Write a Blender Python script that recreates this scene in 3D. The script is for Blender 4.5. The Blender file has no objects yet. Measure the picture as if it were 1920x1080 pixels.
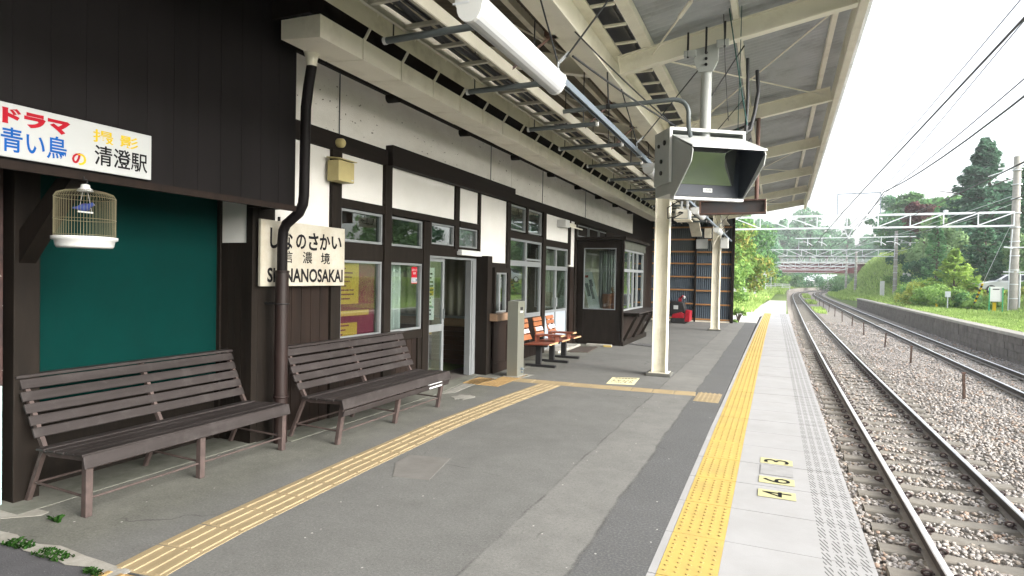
import bpy, math, random
import numpy as np
from mathutils import Matrix, Vector
R = math.radians
rnd = random.Random(7)
C = bpy.context.scene.collection
scn = bpy.context.scene

# ------------------------------------------------------------------ camera, sky, sun, exposure
cd = bpy.data.cameras.new('camera'); cam = bpy.data.objects.new('camera', cd); C.objects.link(cam)
cd.sensor_width = 36; cd.lens = 36 * 1138 / 1920; cd.clip_start = .05; cd.clip_end = 2000
ya, pi_, ro = R(23.365), R(1.046), R(1.085)
def _cam(v):
    x, y, z = v
    x, y = math.cos(ya)*x + math.sin(ya)*y, -math.sin(ya)*x + math.cos(ya)*y
    y, z = math.cos(pi_)*y - math.sin(pi_)*z, math.sin(pi_)*y + math.cos(pi_)*z
    X, D = x, -z
    return (math.cos(ro)*X - math.sin(ro)*D, math.sin(ro)*X + math.cos(ro)*D, y)
rx, ry, rz = _cam((1,0,0)), _cam((0,1,0)), _cam((0,0,1))
cam.matrix_world = Matrix(((rx[0], -rx[1], -rx[2], 0), (ry[0], -ry[1], -ry[2], 0), (rz[0], -rz[1], -rz[2], 1.59), (0,0,0,1)))
scn.camera = cam
scn.view_settings.view_transform = 'Standard'; scn.view_settings.look = 'None'
scn.view_settings.exposure = 2.3; scn.view_settings.gamma = 1
SUN_EL, SUN_AZ = 27, 103            # azimuth measured from +Y towards +X
w = bpy.data.worlds.new('World'); scn.world = w; w.use_nodes = True
nt = w.node_tree; bg = nt.nodes['Background']
sky = nt.nodes.new('ShaderNodeTexSky'); sky.sky_type = 'NISHITA'; sky.sun_disc = False
sky.sun_elevation = R(SUN_EL); sky.sun_rotation = R(SUN_AZ); sky.dust_density = 5; sky.air_density = 1.0
hs = nt.nodes.new('ShaderNodeHueSaturation'); hs.inputs['Saturation'].default_value = .28; hs.inputs['Value'].default_value = 1.0
nt.links.new(sky.outputs[0], hs.inputs['Color']); nt.links.new(hs.outputs[0], bg.inputs[0]); bg.inputs[1].default_value = .14
sl = bpy.data.lights.new('sun', 'SUN'); sl.energy = .5; sl.angle = R(75); sl.color = (1, .96, .9)
so = bpy.data.objects.new('sun', sl); C.objects.link(so)
dv = Vector((math.sin(R(SUN_AZ))*math.cos(R(SUN_EL)), math.cos(R(SUN_AZ))*math.cos(R(SUN_EL)), math.sin(R(SUN_EL))))
so.rotation_euler = dv.to_track_quat('Z', 'Y').to_euler(); so.location = (0, 0, 30)
try:
    scn.cycles.max_bounces = 8; scn.cycles.diffuse_bounces = 4; scn.cycles.glossy_bounces = 4; scn.cycles.transparent_max_bounces = 16
    scn.cycles.use_denoising = True
except Exception: pass

# ------------------------------------------------------------------ materials
def mat(name, col, rough=.7, col2=None, scale=6., amt=.5, bump=0., bscale=40., metal=0., stretch=(1,1,1), spec=.3, detail=4., speck=None, dirt=None):
    """noise mottled paint; stretch scales the coordinates (a small value = streaks along that axis)"""
    m = bpy.data.materials.new(name); m.use_nodes = True; t = m.node_tree; b = t.nodes['Principled BSDF']
    b.inputs['Roughness'].default_value = rough; b.inputs['Metallic'].default_value = metal
    b.inputs['Specular IOR Level'].default_value = spec
    if col2 is None: col2 = tuple(c*.72 for c in col)
    geo = t.nodes.new('ShaderNodeNewGeometry'); mp = t.nodes.new('ShaderNodeMapping'); mp.inputs['Scale'].default_value = stretch
    t.links.new(geo.outputs['Position'], mp.inputs[0])
    n = t.nodes.new('ShaderNodeTexNoise'); n.inputs['Scale'].default_value = scale; n.inputs['Detail'].default_value = detail; n.inputs['Roughness'].default_value = .65
    t.links.new(mp.outputs[0], n.inputs['Vector'])
    rp = t.nodes.new('ShaderNodeMapRange'); rp.inputs[1].default_value = .32; rp.inputs[2].default_value = .72; rp.inputs[4].default_value = amt*1.4
    t.links.new(n.outputs[0], rp.inputs[0])
    mx = t.nodes.new('ShaderNodeMixRGB'); mx.inputs[1].default_value = (*col, 1); mx.inputs[2].default_value = (*col2, 1)
    t.links.new(rp.outputs[0], mx.inputs[0]); out = mx.outputs[0]
    if speck:                      # speck = (colour, scale, threshold)
        n2 = t.nodes.new('ShaderNodeTexNoise'); n2.inputs['Scale'].default_value = speck[1]; n2.inputs['Detail'].default_value = 2
        t.links.new(mp.outputs[0], n2.inputs['Vector'])
        r2 = t.nodes.new('ShaderNodeMapRange'); r2.inputs[1].default_value = speck[2]; r2.inputs[2].default_value = speck[2]+.05
        t.links.new(n2.outputs[0], r2.inputs[0])
        m2 = t.nodes.new('ShaderNodeMixRGB'); m2.inputs[2].default_value = (*speck[0], 1)
        t.links.new(out, m2.inputs[1]); t.links.new(r2.outputs[0], m2.inputs[0]); out = m2.outputs[0]
    if dirt:                       # broad stains: (colour, scale, amount)
        n3 = t.nodes.new('ShaderNodeTexNoise'); n3.inputs['Scale'].default_value = dirt[1]; n3.inputs['Detail'].default_value = 5; n3.inputs['Roughness'].default_value = .7
        t.links.new(geo.outputs['Position'], n3.inputs['Vector'])
        r3 = t.nodes.new('ShaderNodeMapRange'); r3.inputs[1].default_value = .5; r3.inputs[2].default_value = .75; r3.inputs[4].default_value = dirt[2]
        t.links.new(n3.outputs[0], r3.inputs[0])
        m3 = t.nodes.new('ShaderNodeMixRGB'); m3.inputs[2].default_value = (*dirt[0], 1)
        t.links.new(out, m3.inputs[1]); t.links.new(r3.outputs[0], m3.inputs[0]); out = m3.outputs[0]
    t.links.new(out, b.inputs['Base Color'])
    if bump:
        nb = t.nodes.new('ShaderNodeTexNoise'); nb.inputs['Scale'].default_value = bscale; nb.inputs['Detail'].default_value = 3
        t.links.new(mp.outputs[0], nb.inputs['Vector'])
        bp = t.nodes.new('ShaderNodeBump'); bp.inputs['Strength'].default_value = bump; bp.inputs['Distance'].default_value = .01
        t.links.new(nb.outputs[0], bp.inputs['Height']); t.links.new(bp.outputs[0], b.inputs['Normal'])
    return m
def leafmat(name, c1, c2, c3=None, trans=.3):
    m = bpy.data.materials.new(name); m.use_nodes = True; t = m.node_tree; t.nodes.remove(t.nodes['Principled BSDF'])
    geo = t.nodes.new('ShaderNodeNewGeometry'); n = t.nodes.new('ShaderNodeTexNoise'); n.inputs['Scale'].default_value = .9; n.inputs['Detail'].default_value = 3
    t.links.new(geo.outputs['Position'], n.inputs['Vector'])
    ad = t.nodes.new('ShaderNodeMath'); ad.operation = 'MULTIPLY_ADD'; ad.inputs[1].default_value = .55
    t.links.new(geo.outputs['Random Per Island'], ad.inputs[0]); t.links.new(n.outputs[0], ad.inputs[2])
    cr = t.nodes.new('ShaderNodeValToRGB'); e = cr.color_ramp.elements
    e[0].position = .4; e[0].color = (*c1, 1); e[1].position = .95; e[1].color = (*c2, 1)
    if c3: k = e.new(1.0); k.color = (*c3, 1); e[1].position = .82
    t.links.new(ad.outputs[0], cr.inputs[0])
    d = t.nodes.new('ShaderNodeBsdfDiffuse'); tr = t.nodes.new('ShaderNodeBsdfTranslucent'); mx = t.nodes.new('ShaderNodeMixShader'); mx.inputs[0].default_value = trans
    t.links.new(cr.outputs[0], d.inputs[0]); t.links.new(cr.outputs[0], tr.inputs[0]); t.links.new(d.outputs[0], mx.inputs[1]); t.links.new(tr.outputs[0], mx.inputs[2])
    t.links.new(mx.outputs[0], t.nodes['Material Output'].inputs[0])
    return m
def glassmat(name, tint=(.75,.8,.78), base=.09):
    m = bpy.data.materials.new(name); m.use_nodes = True; t = m.node_tree; t.nodes.remove(t.nodes['Principled BSDF'])
    g = t.nodes.new('ShaderNodeBsdfGlossy'); g.inputs['Roughness'].default_value = .015; g.inputs[0].default_value = (.95,.97,.96,1)
    tr = t.nodes.new('ShaderNodeBsdfTransparent'); tr.inputs[0].default_value = (*tint, 1)
    f = t.nodes.new('ShaderNodeLayerWeight'); f.inputs[0].default_value = .5
    pw = t.nodes.new('ShaderNodeMath'); pw.operation = 'POWER'; pw.inputs[1].default_value = 3
    t.links.new(f.outputs['Facing'], pw.inputs[0])
    a = t.nodes.new('ShaderNodeMath'); a.operation = 'MULTIPLY_ADD'; a.inputs[1].default_value = .9; a.inputs[2].default_value = base; a.use_clamp = True
    t.links.new(pw.outputs[0], a.inputs[0])
    mx = t.nodes.new('ShaderNodeMixShader'); t.links.new(a.outputs[0], mx.inputs[0]); t.links.new(tr.outputs[0], mx.inputs[1]); t.links.new(g.outputs[0], mx.inputs[2])
    t.links.new(mx.outputs[0], t.nodes['Material Output'].inputs[0])
    return m
M = {}
M['cream'] = mat('cream_paint', (.83,.80,.69), .45, (.76,.73,.62), 3, .5, .04, 60, dirt=((.30,.25,.17), 2.2, .35))
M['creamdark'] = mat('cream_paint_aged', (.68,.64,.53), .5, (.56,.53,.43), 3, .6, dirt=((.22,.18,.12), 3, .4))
M['plaster'] = mat('white_plaster', (.66,.655,.63), .9, (.60,.595,.565), 2.5, .6, .06, 90)
M['frieze'] = mat('rough_plaster', (.74,.725,.69), .95, (.64,.62,.58), 2.2, .7, .25, 60, stretch=(1,1,2.0), speck=((.10,.09,.08), 16, .70))
M['darkwood'] = mat('dark_wood', (.009,.007,.0055), .65, (.016,.012,.009), 14, .6, .1, 60, stretch=(1,1,.12), spec=.12)
M['beam'] = mat('dark_beam', (.009,.007,.006), .65, (.015,.011,.009), 14, .6, .1, 60, stretch=(1,.1,1), spec=.12)
M['board'] = mat('brown_boards', (.018,.011,.008), .65, (.010,.0065,.005), 12, .8, .1, 50, stretch=(1,1,.08), spec=.15)
M['hood'] = mat('dark_siding', (.0045,.0036,.0036), .6, (.0075,.006,.0065), 3, .8, stretch=(1,1,.1), spec=.14)
M['oldpost'] = mat('flaking_brown_post', (.07,.035,.03), .7, (.03,.02,.02), 9, .9, .2, 40, speck=((.45,.42,.4), 22, .7))
M['teal'] = mat('teal_board', (.0,.024,.0205), .8, (.0,.019,.0165), 3, .6, .02, 80, spec=.06)
M['bench'] = mat('bench_slats', (.036,.030,.029), .55, (.022,.018,.017), 10, .9, .1, 60, stretch=(1,.06,1), dirt=((.075,.068,.066), 6, .4), spec=.2)
M['benchleg'] = mat('bench_iron', (.085,.062,.056), .6, (.045,.033,.03), 10, .8, .1, 50)
M['asphalt2'] = mat('asphalt_outer', (.085,.085,.09), .95, (.06,.06,.065), 3, .7, .5, 120, speck=((.2,.2,.2), 120, .68))
M['kerb'] = mat('concrete_kerb', (.33,.32,.29), .9, (.22,.21,.18), 7, .8, .3, 60)
M['apron'] = mat('concrete_apron', (.17,.17,.145), .9, (.11,.115,.095), 2.5, .9, .3, 60, dirt=((.07,.075,.05), 2.5, .6))
M['slab'] = mat('edge_slab', (.31,.31,.31), .85, (.27,.27,.267), 2.2, .7, .1, 90, dirt=((.235,.23,.22), 1.4, .35))
M['gap'] = mat('joint_dirt', (.06,.055,.05), .95)
M['yellow'] = mat('yellow_tile', (.44,.325,.09), .7, (.385,.28,.085), 4, .6, .05, 80, dirt=((.26,.19,.09), 2.5, .4))
M['dot'] = mat('yellow_dot_side', (.25,.175,.06), .8, (.2,.14,.05), 20, .6)  # side colour darkened for dirt and for the shade on each dome
M['tan'] = mat('tan_tactile', (.30,.235,.135), .8, (.24,.19,.11), 5, .8, .1, 70, dirt=((.24,.2,.13), 4, .4))
M['tandot'] = mat('tan_dotted', (.34,.22,.09), .8, (.24,.16,.07), 8, .8, .1, 70)
M['patch'] = mat('cement_patch', (.30,.29,.26), .95, (.17,.17,.15), 5, .9, .3, 60)
M['numyel'] = mat('number_plate_yellow', (.42,.40,.21), .75, (.37,.355,.21), 6, .5)
M['ink'] = mat('black_ink', (.008,.008,.010), .7, spec=.1)
M['signwhite'] = mat('sign_white', (.43,.445,.445), .6, (.39,.405,.405), 3, .4)
M['signold'] = mat('sign_old_white', (.44,.42,.36), .65, (.34,.315,.25), 3.5, .8, .1, 60, dirt=((.30,.25,.17), 3.0, .45))
M['red'] = mat('red_paint', (.36,.006,.018), .6, spec=.15); M['blue'] = mat('blue_paint', (.0,.085,.36), .6, spec=.15); M['yelpaint'] = mat('yellow_paint', (.58,.41,.012), .6, spec=.15)
M['steel'] = mat('brushed_steel', (.42,.42,.36), .32, (.36,.36,.31), 4, .5, metal=.8, stretch=(1,1,.1))
M['alu'] = mat('aluminium', (.22,.235,.24), .45, (.19,.203,.208), 5, .4, metal=.25)
M['zinc'] = mat('zinc_channel', (.17,.205,.24), .5, (.14,.17,.20), 5, .5, metal=.35)
M['greypipe'] = mat('grey_conduit', (.13,.15,.155), .45, (.10,.115,.12), 6, .5, metal=.3)
M['ladder'] = mat('ladder_paint', (.42,.405,.34), .5, (.35,.33,.27), 3, .6)
M['roofin'] = mat('corrugated_underside', (.50,.52,.54), .55, (.40,.42,.44), 2.0, .7, metal=.1, dirt=((.13,.12,.11), 1.6, .5))
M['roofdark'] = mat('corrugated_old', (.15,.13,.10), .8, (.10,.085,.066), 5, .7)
M['tvgrey'] = mat('monitor_grey', (.40,.42,.41), .45, (.36,.38,.37), 3, .5, dirt=((.25,.25,.23), 4, .3))
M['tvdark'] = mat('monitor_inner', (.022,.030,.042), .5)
M['screen_old'] = mat('screen_glass', (.01,.014,.014), .06, (.01,.014,.014), 1, 0, spec=.9)
M['lampwhite'] = mat('lamp_cover', (.44,.455,.47), .35, (.40,.415,.43), 3, .4)
M['rust'] = mat('rusty_steel', (.075,.05,.045), .7, (.13,.065,.045), 6, .9, .2, 50, dirt=((.035,.04,.05), 3, .7))
M['black'] = mat('black_paint', (.015,.015,.016), .5, (.02,.02,.02), 5, .5)
M['wire'] = mat('dark_wire', (.03,.032,.034), .5)
M['greenwire'] = mat('green_wire', (.01,.07,.06), .5)
M['orange'] = mat('orange_wood', (.34,.125,.045), .4, (.25,.085,.03), 12, .8, stretch=(1,.15,1), spec=.5)
M['redseat'] = mat('red_wood_seat', (.20,.055,.03), .35, (.15,.04,.022), 12, .7, stretch=(.15,1,1), spec=.5)
M['lightwood'] = mat('light_wood_edge', (.55,.36,.2), .5, (.45,.28,.15), 12, .7)
M['shelfwood'] = mat('tan_counter', (.26,.17,.11), .5, (.2,.13,.085), 12, .6, stretch=(1,.15,1))
M['boxyel'] = mat('beige_box', (.42,.36,.17), .5, (.35,.30,.14), 6, .5)
M['curtain'] = mat('curtain_cloth', (.42,.40,.34), .9, (.34,.32,.27), 3, .6, stretch=(1,6,.4))
M['curtaingrey'] = mat('curtain_grey', (.38,.39,.39), .9, (.30,.31,.31), 3, .6)
M['paleblue'] = mat('pale_blue_panel', (.30,.345,.39), .45, (.27,.31,.35), 3, .4)
M['room'] = mat('room_wall', (.30,.27,.21), .9); M['roomfloor'] = mat('room_floor', (.12,.11,.10), .7)
M['terra'] = mat('terracotta', (.30,.11,.055), .8, (.2,.075,.04), 8, .7)
M['poster_y'] = mat('poster_yellow', (.56,.34,.05), .6, (.5,.3,.05), 5, .4); M['poster_m'] = mat('poster_maroon', (.22,.02,.05), .6, (.17,.02,.05), 5, .4)
M['poster_w'] = mat('poster_white', (.62,.64,.64), .6, (.55,.57,.57), 5, .4)
M['glass'] = glassmat('window_glass'); M['glassg'] = glassmat('frosted_green_glass', (.42,.5,.46), .06)
m_ = bpy.data.materials.new('monitor_screen'); m_.use_nodes = True; t_ = m_.node_tree; d_ = t_.nodes['Principled BSDF']; d_.inputs['Base Color'].default_value = (.012,.02,.018,1); d_.inputs['Roughness'].default_value = .6
g_ = t_.nodes.new('ShaderNodeBsdfGlossy'); g_.inputs['Roughness'].default_value = .03; x_ = t_.nodes.new('ShaderNodeMixShader'); x_.inputs[0].default_value = .42
t_.links.new(d_.outputs[0], x_.inputs[1]); t_.links.new(g_.outputs[0], x_.inputs[2]); t_.links.new(x_.outputs[0], t_.nodes['Material Output'].inputs[0]); M['screen'] = m_
M['wallmetal'] = mat('corrugated_blue_grey', (.050,.072,.095), .5, (.036,.054,.072), 3, .8, metal=.2, stretch=(1,1,.2), dirt=((.035,.045,.05), 1.5, .4))
M['batten'] = mat('orange_batten', (.36,.19,.07), .7, (.25,.12,.045), 9, .8, stretch=(.1,1,1))
M['mred'] = mat('machine_red', (.28,.010,.02), .35)
M['conc'] = mat('sleeper_concrete', (.20,.188,.162), .9, (.15,.138,.118), 7, .8, .3, 60, dirt=((.15,.125,.10), 3, .4))
M['railtop'] = mat('polished_rail', (.66,.68,.70), .3, (.58,.6,.62), 8, .5, metal=.55, stretch=(1,.1,1))
M['railside'] = mat('rusty_rail_side', (.030,.028,.028), .6, (.055,.042,.036), 8, .7)
M['railfoot'] = mat('pale_rail_foot', (.24,.225,.205), .8, (.17,.155,.14), 8, .6)  # rail foot in a paler grey than the web
M['clip'] = mat('rusty_clip', (.055,.043,.043), .6, (.09,.06,.055), 20, .7)
M['polegrey'] = mat('concrete_pole', (.36,.345,.32), .9, (.28,.265,.24), 5, .7, .2, 50)
M['galv'] = mat('galvanised_steel', (.62,.65,.68), .5, (.55,.58,.6), 3, .5, metal=.2)
M['insul'] = mat('white_insulator', (.75,.77,.78), .3)
M['girder'] = mat('red_brown_girder', (.17,.045,.04), .6, (.12,.035,.03), .8, .8)
M['path'] = mat('pale_concrete_path', (.46,.45,.42), .95, (.38,.37,.345), 1.2, .7, .3, 30)
M['wallold'] = mat('block_wall', (.17,.155,.14), .95, (.11,.10,.09), 3, .9, .3, 30, dirt=((.06,.055,.05), 1.0, .6))
M['coping'] = mat('coping_concrete', (.33,.315,.28), .9, (.26,.25,.22), 2, .7)
M['white'] = mat('white_paint', (.60,.61,.60), .5, (.54,.55,.54), 3, .4)
M['carpaint'] = mat('silver_car_paint', (.55,.57,.60), .25, (.53,.55,.58), 2, .3, metal=.4, spec=.6)
M['carglass'] = mat('car_glass', (.03,.035,.045), .08, spec=.8)
M['green'] = mat('green_paint', (.05,.35,.16), .5)
M['bark'] = mat('bark', (.10,.075,.055), .95, (.06,.045,.035), 10, .8, .4, 30, stretch=(1,1,.2))
M['concpost'] = mat('rusty_post', (.10,.065,.05), .8, (.06,.04,.03), 9, .8)
L = {}
L['conifer'] = leafmat('conifer_leaf', (0.046,0.102,0.071), (0.105,0.214,0.128))
L['cypress'] = leafmat('cypress_leaf', (0.074,0.190,0.082), (0.144,0.307,0.128))
L['maroon'] = leafmat('maroon_leaf', (0.082,0.040,0.046), (0.167,0.090,0.082))
L['bright'] = leafmat('bright_conifer_leaf', (0.144,0.276,0.066), (0.369,0.508,0.121))
L['pale'] = leafmat('pale_leaf', (0.128,0.221,0.097), (0.260,0.384,0.183))
L['mid'] = leafmat('mid_leaf', (0.066,0.159,0.066), (0.151,0.291,0.105))
L['dark'] = leafmat('dark_leaf', (0.043,0.105,0.066), (0.097,0.198,0.105))
L['maple'] = leafmat('maple_leaf', (.11,.23,.06), (.24,.36,.095), (.31,.30,.09))
L['bush'] = leafmat('bush_leaf', (0.113,0.229,0.066), (0.276,0.431,0.121))
L['bushy'] = leafmat('bush_yellow_leaf', (0.167,0.276,0.058), (0.446,0.477,0.121))
L['grass'] = leafmat('grass_blade', (0.198,0.322,0.082), (0.431,0.570,0.183))
L['forest'] = leafmat('far_forest_leaf', (0.066,0.167,0.097), (0.144,0.291,0.151))

# ------------------------------------------------------------------ mesh builder
class MB:
    def __init__(s): s.v = []; s.f = []; s.mi = []; s.sm = []
    def add(s, vs, fs, m=0, smooth=False):
        o = len(s.v); s.v += [tuple(v) for v in vs]; s.f += [tuple(i+o for i in f) for f in fs]; s.mi += [m]*len(fs); s.sm += [smooth]*len(fs); return s
    def box(s, x0, x1, y0, y1, z0, z1, m=0):
        return s.add([(x0,y0,z0),(x1,y0,z0),(x1,y1,z0),(x0,y1,z0),(x0,y0,z1),(x1,y0,z1),(x1,y1,z1),(x0,y1,z1)],
                     [(0,3,2,1),(4,5,6,7),(0,1,5,4),(1,2,6,5),(2,3,7,6),(3,0,4,7)], m)
    def hexa(s, a, b, m=0):          # two quads (same winding) joined
        vs = list(a)+list(b); n = len(a)
        fs = [tuple(range(n))[::-1], tuple(range(n, 2*n))]+[(i, (i+1) % n, (i+1) % n+n, i+n) for i in range(n)]
        return s.add(vs, fs, m)
    def prism(s, poly, axis, a0, a1, m=0):   # poly = 2-D points in the other two axes (in x,y,z order)
        def P(p, a):
            return {'x': (a, p[0], p[1]), 'y': (p[0], a, p[1]), 'z': (p[0], p[1], a)}[axis]
        return s.hexa([P(p, a0) for p in poly], [P(p, a1) for p in poly], m)
    def bar(s, p, q, w, h=None, m=0, up=(0,0,1)):   # rectangular bar between two points
        h = h or w; p = Vector(p); q = Vector(q); d = (q-p).normalized(); u = Vector(up)
        if abs(d.dot(u)) > .98: u = Vector((0,1,0))
        a = d.cross(u).normalized()*w/2; b = a.cross(d).normalized()*h/2
        return s.hexa([p+a+b, p-a+b, p-a-b, p+a-b], [q+a+b, q-a+b, q-a-b, q+a-b], m)
    def tube(s, pts, r, n=8, m=0, caps=True, closed=False):
        pts = [Vector(p) for p in pts]; k = len(pts); rs = r if isinstance(r, (list, tuple)) else [r]*k
        vs = []; prev = None
        for i in range(k):
            if closed: d = pts[(i+1) % k]-pts[i-1]
            else: d = pts[min(i+1, k-1)]-pts[max(i-1, 0)]
            d.normalize()
            if prev is None:
                u = Vector((0,0,1)) if abs(d.z) < .9 else Vector((0,1,0)); a = d.cross(u).normalized()
            else: a = (prev-d*prev.dot(d)).normalized()
            prev = a; b = d.cross(a)
            for j in range(n):
                t = 2*math.pi*j/n; vs.append(pts[i]+(a*math.cos(t)+b*math.sin(t))*rs[i])
        fs = []
        for i in range(k if closed else k-1):
            i2 = (i+1) % k
            fs += [(i*n+j, i*n+(j+1) % n, i2*n+(j+1) % n, i2*n+j) for j in range(n)]
        s.add(vs, fs, m, True)
        if caps and not closed: s.add([vs[j] for j in range(n)], [tuple(range(n))[::-1]], m); s.add([vs[(k-1)*n+j] for j in range(n)], [tuple(range(n))], m)
        return s
    def lathe(s, prof, c=(0,0,0), n=20, m=0):       # profile of (radius, z)
        vs = [(c[0]+r*math.cos(2*math.pi*j/n), c[1]+r*math.sin(2*math.pi*j/n), c[2]+z) for r, z in prof for j in range(n)]
        return s.add(vs, [(i*n+j, i*n+(j+1) % n, (i+1)*n+(j+1) % n, (i+1)*n+j) for i in range(len(prof)-1) for j in range(n)], m, True)
    def build(s, name, mats, parent=None, origin=None, bevel=0, bseg=2):
        if not isinstance(mats, (list, tuple)): mats = [mats]
        if parent is not None: origin = parent['_o'] if '_o' in parent else (0,0,0)
        elif origin is None:
            a = np.array(s.v); origin = ((a[:,0].min()+a[:,0].max())/2, (a[:,1].min()+a[:,1].max())/2, a[:,2].min())
        origin = tuple(float(q_) for q_ in origin); ox, oy, oz = origin
        me = bpy.data.meshes.new(name); me.from_pydata([(x-ox, y-oy, z-oz) for x, y, z in s.v], [], s.f)
        for mt in mats: me.materials.append(mt)
        me.polygons.foreach_set('material_index', s.mi); me.polygons.foreach_set('use_smooth', s.sm); me.update()
        o = bpy.data.objects.new(name, me); C.objects.link(o)
        if parent is not None: o.parent = parent; o['_o'] = tuple(origin)
        else: o.location = origin; o['_o'] = tuple(origin)
        if bevel:
            b = o.modifiers.new('bevel', 'BEVEL'); b.width = bevel; b.segments = bseg; b.limit_method = 'ANGLE'; b.angle_limit = R(50)
        return o
def tag(o, label=None, cat=None, group=None, kind=None):
    if label: o['label'] = label
    if cat: o['category'] = cat
    if group: o['group'] = group
    if kind: o['kind'] = kind
    return o
def thing(name, label, cat, loc, group=None):
    o = bpy.data.objects.new(name, None); C.objects.link(o); o.location = loc; o['_o'] = tuple(loc); o.empty_display_size = .2
    return tag(o, label, cat, group)
def dup(root, loc, rotz=None, label=None, group=None, scale=None):
    r = root.copy(); C.objects.link(r); r.location = loc; r['_o'] = tuple(loc)
    if rotz is not None: r.rotation_euler = (0,0,rotz)
    if scale is not None: r.scale = scale if isinstance(scale, tuple) else (scale,)*3
    if label: r['label'] = label
    if group: r['group'] = group
    for ch in list(root.children):
        c = ch.copy(); C.objects.link(c); c.parent = r
        for g in list(ch.children):
            d = g.copy(); C.objects.link(d); d.parent = c
    return r
def npmesh(name, V, F, mats, smooth=False, parent=None, loc=(0,0,0)):
    """V (n,3) F (m,k) numpy"""
    me = bpy.data.meshes.new(name); me.vertices.add(len(V)); me.vertices.foreach_set('co', np.asarray(V, np.float32).ravel())
    k = F.shape[1]; me.loops.add(F.size); me.loops.foreach_set('vertex_index', F.astype(np.int32).ravel())
    me.polygons.add(len(F)); me.polygons.foreach_set('loop_start', np.arange(0, F.size, k, dtype=np.int32)); me.polygons.foreach_set('loop_total', np.full(len(F), k, np.int32))
    if smooth: me.polygons.foreach_set('use_smooth', np.ones(len(F), bool))
    for mt in (mats if isinstance(mats, (list, tuple)) else [mats]): me.materials.append(mt)
    me.update(); me.validate(); o = bpy.data.objects.new(name, me); C.objects.link(o); o.location = loc; o['_o'] = tuple(loc)
    if parent is not None: o.parent = parent
    return o
_dg = []
def text_mesh(body, bold=0., shear=0.):
    c = bpy.data.curves.new('lettering', 'FONT'); c.body = body; c.offset = bold; c.resolution_u = 3; c.shear = shear
    o = bpy.data.objects.new('lettering', c); C.objects.link(o)
    dg = bpy.context.evaluated_depsgraph_get(); dg.update()
    m = bpy.data.meshes.new_from_object(o.evaluated_get(dg)); v = [tuple(p.co) for p in m.vertices]; f = [tuple(p.vertices) for p in m.polygons]
    bpy.data.objects.remove(o); bpy.data.curves.remove(c); bpy.data.meshes.remove(m)
    return v, f
def letters(mb, body, place, u0, u1, v0, v1, m=0, bold=0., shear=0.):
    """lettering stretched to the box (u0..u1, v0..v1); place(u, v) gives the 3-D point"""
    v, f = text_mesh(body, bold, shear); a = np.array(v)
    lo = a.min(0); hi = a.max(0)
    mb.add([place(u0+(p[0]-lo[0])/(hi[0]-lo[0])*(u1-u0), v0+(p[1]-lo[1])/(hi[1]-lo[1])*(v1-v0)) for p in v], f, m)

# ------------------------------------------------------------------ track curve and terrain
_cy = [-100, 10, 14, 20, 28, 45, 75, 105, 136, 160, 186, 220, 260, 320, 420]
_cx = [0, 0, .01, .045, .11, .33, .80, 1.30, 1.95, 3.0, 5.0, 10, 19, 38, 80]
def cv(y): return float(np.interp(y, _yy, _sm))
_yy = np.arange(-100, 421, 1.0); _raw = np.interp(_yy, _cy, _cx)
_sm = np.convolve(np.pad(_raw, 12, mode='edge'), np.ones(25)/25, 'valid'); _sm = np.where(_yy < 8, 0, np.where(_yy > 400, _raw, _sm))
def sstep(a, b, x):
    t = np.clip((x-a)/(b-a), 0, 1); return t*t*(3-2*t)
def hz(x, y):
    x = np.asarray(x, float); y = np.asarray(y, float)
    xr = x-np.interp(y, _yy, _sm)
    bed = -1.24
    rightp = -.18+1.35*sstep(13.0, 17.5, x)+2.0*sstep(28, 70, x)
    toe = 13.2-2.2*sstep(90, 150, y); bank = -.95+8.6*sstep(0, 8.5, xr-toe)
    k = sstep(70, 115, y)
    right = rightp*(1-k)+bank*k
    left = -.10+.5*sstep(3, 10, -xr)+3.5*sstep(9, 40, -xr)*sstep(30, 90, y)
    z = np.where(xr > 7.95, right, np.where(xr > .55, bed, left))
    z = np.where((xr > 7.95) & (y > 70), bed+(right-bed)*sstep(7.95, 9.5, xr), z)
    far = sstep(225, 330, y)*11*(1-.9*np.exp(-((xr-4)/9)**2))
    return z+far
xs = np.concatenate([np.linspace(-160, -30, 14), np.linspace(-26, -1.5, 14), [-.5, .5, .56, 1.5, 3, 4.5, 6, 7.5, 7.94, 7.98, 8.5, 9.5, 10.5], np.linspace(11.5, 30, 26), np.linspace(34, 240, 20)])
ys = np.concatenate([np.linspace(-120, -10, 8), np.linspace(-5, 130, 80), np.linspace(133, 260, 50), np.linspace(268, 700, 26)])
XX, YY = np.meshgrid(xs, ys)
XX = XX+np.interp(np.clip(YY, -100, 420), _yy, _sm)
ZZ = hz(XX, YY)
V = np.stack([XX, YY, ZZ], -1).reshape(-1, 3); nx = len(xs)
i, j = np.meshgrid(np.arange(len(ys)-1), np.arange(nx-1), indexing='ij'); a = (i*nx+j).ravel()
F = np.stack([a, a+1, a+1+nx, a+nx], 1)
# ground: ballast grey in the track bed, grassy soil elsewhere (chosen by where it is)
gm = mat('soil_grass', (.10,.15,.035), .95, (.06,.095,.022), .8, .8, .6, 8, dirt=((.13,.125,.07), .35, .5))
bm_ = mat('ballast_bed', (.34,.32,.29), .95, (.22,.20,.175), 15, 1.0, 1.0, 24, speck=((.12,.10,.085), 22, .56), dirt=((.22,.18,.14), .5, .5))
g = npmesh('ground', V, F, [gm, bm_]); g['kind'] = 'structure'
cx_ = (XX[:-1,:-1]+XX[1:,1:])/2-np.interp(np.clip((YY[:-1,:-1]+YY[1:,1:])/2, -100, 420), _yy, _sm)
g.data.polygons.foreach_set('material_index', ((cx_ > .5) & (cx_ < 7.95)).astype(np.int32).ravel())

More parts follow.
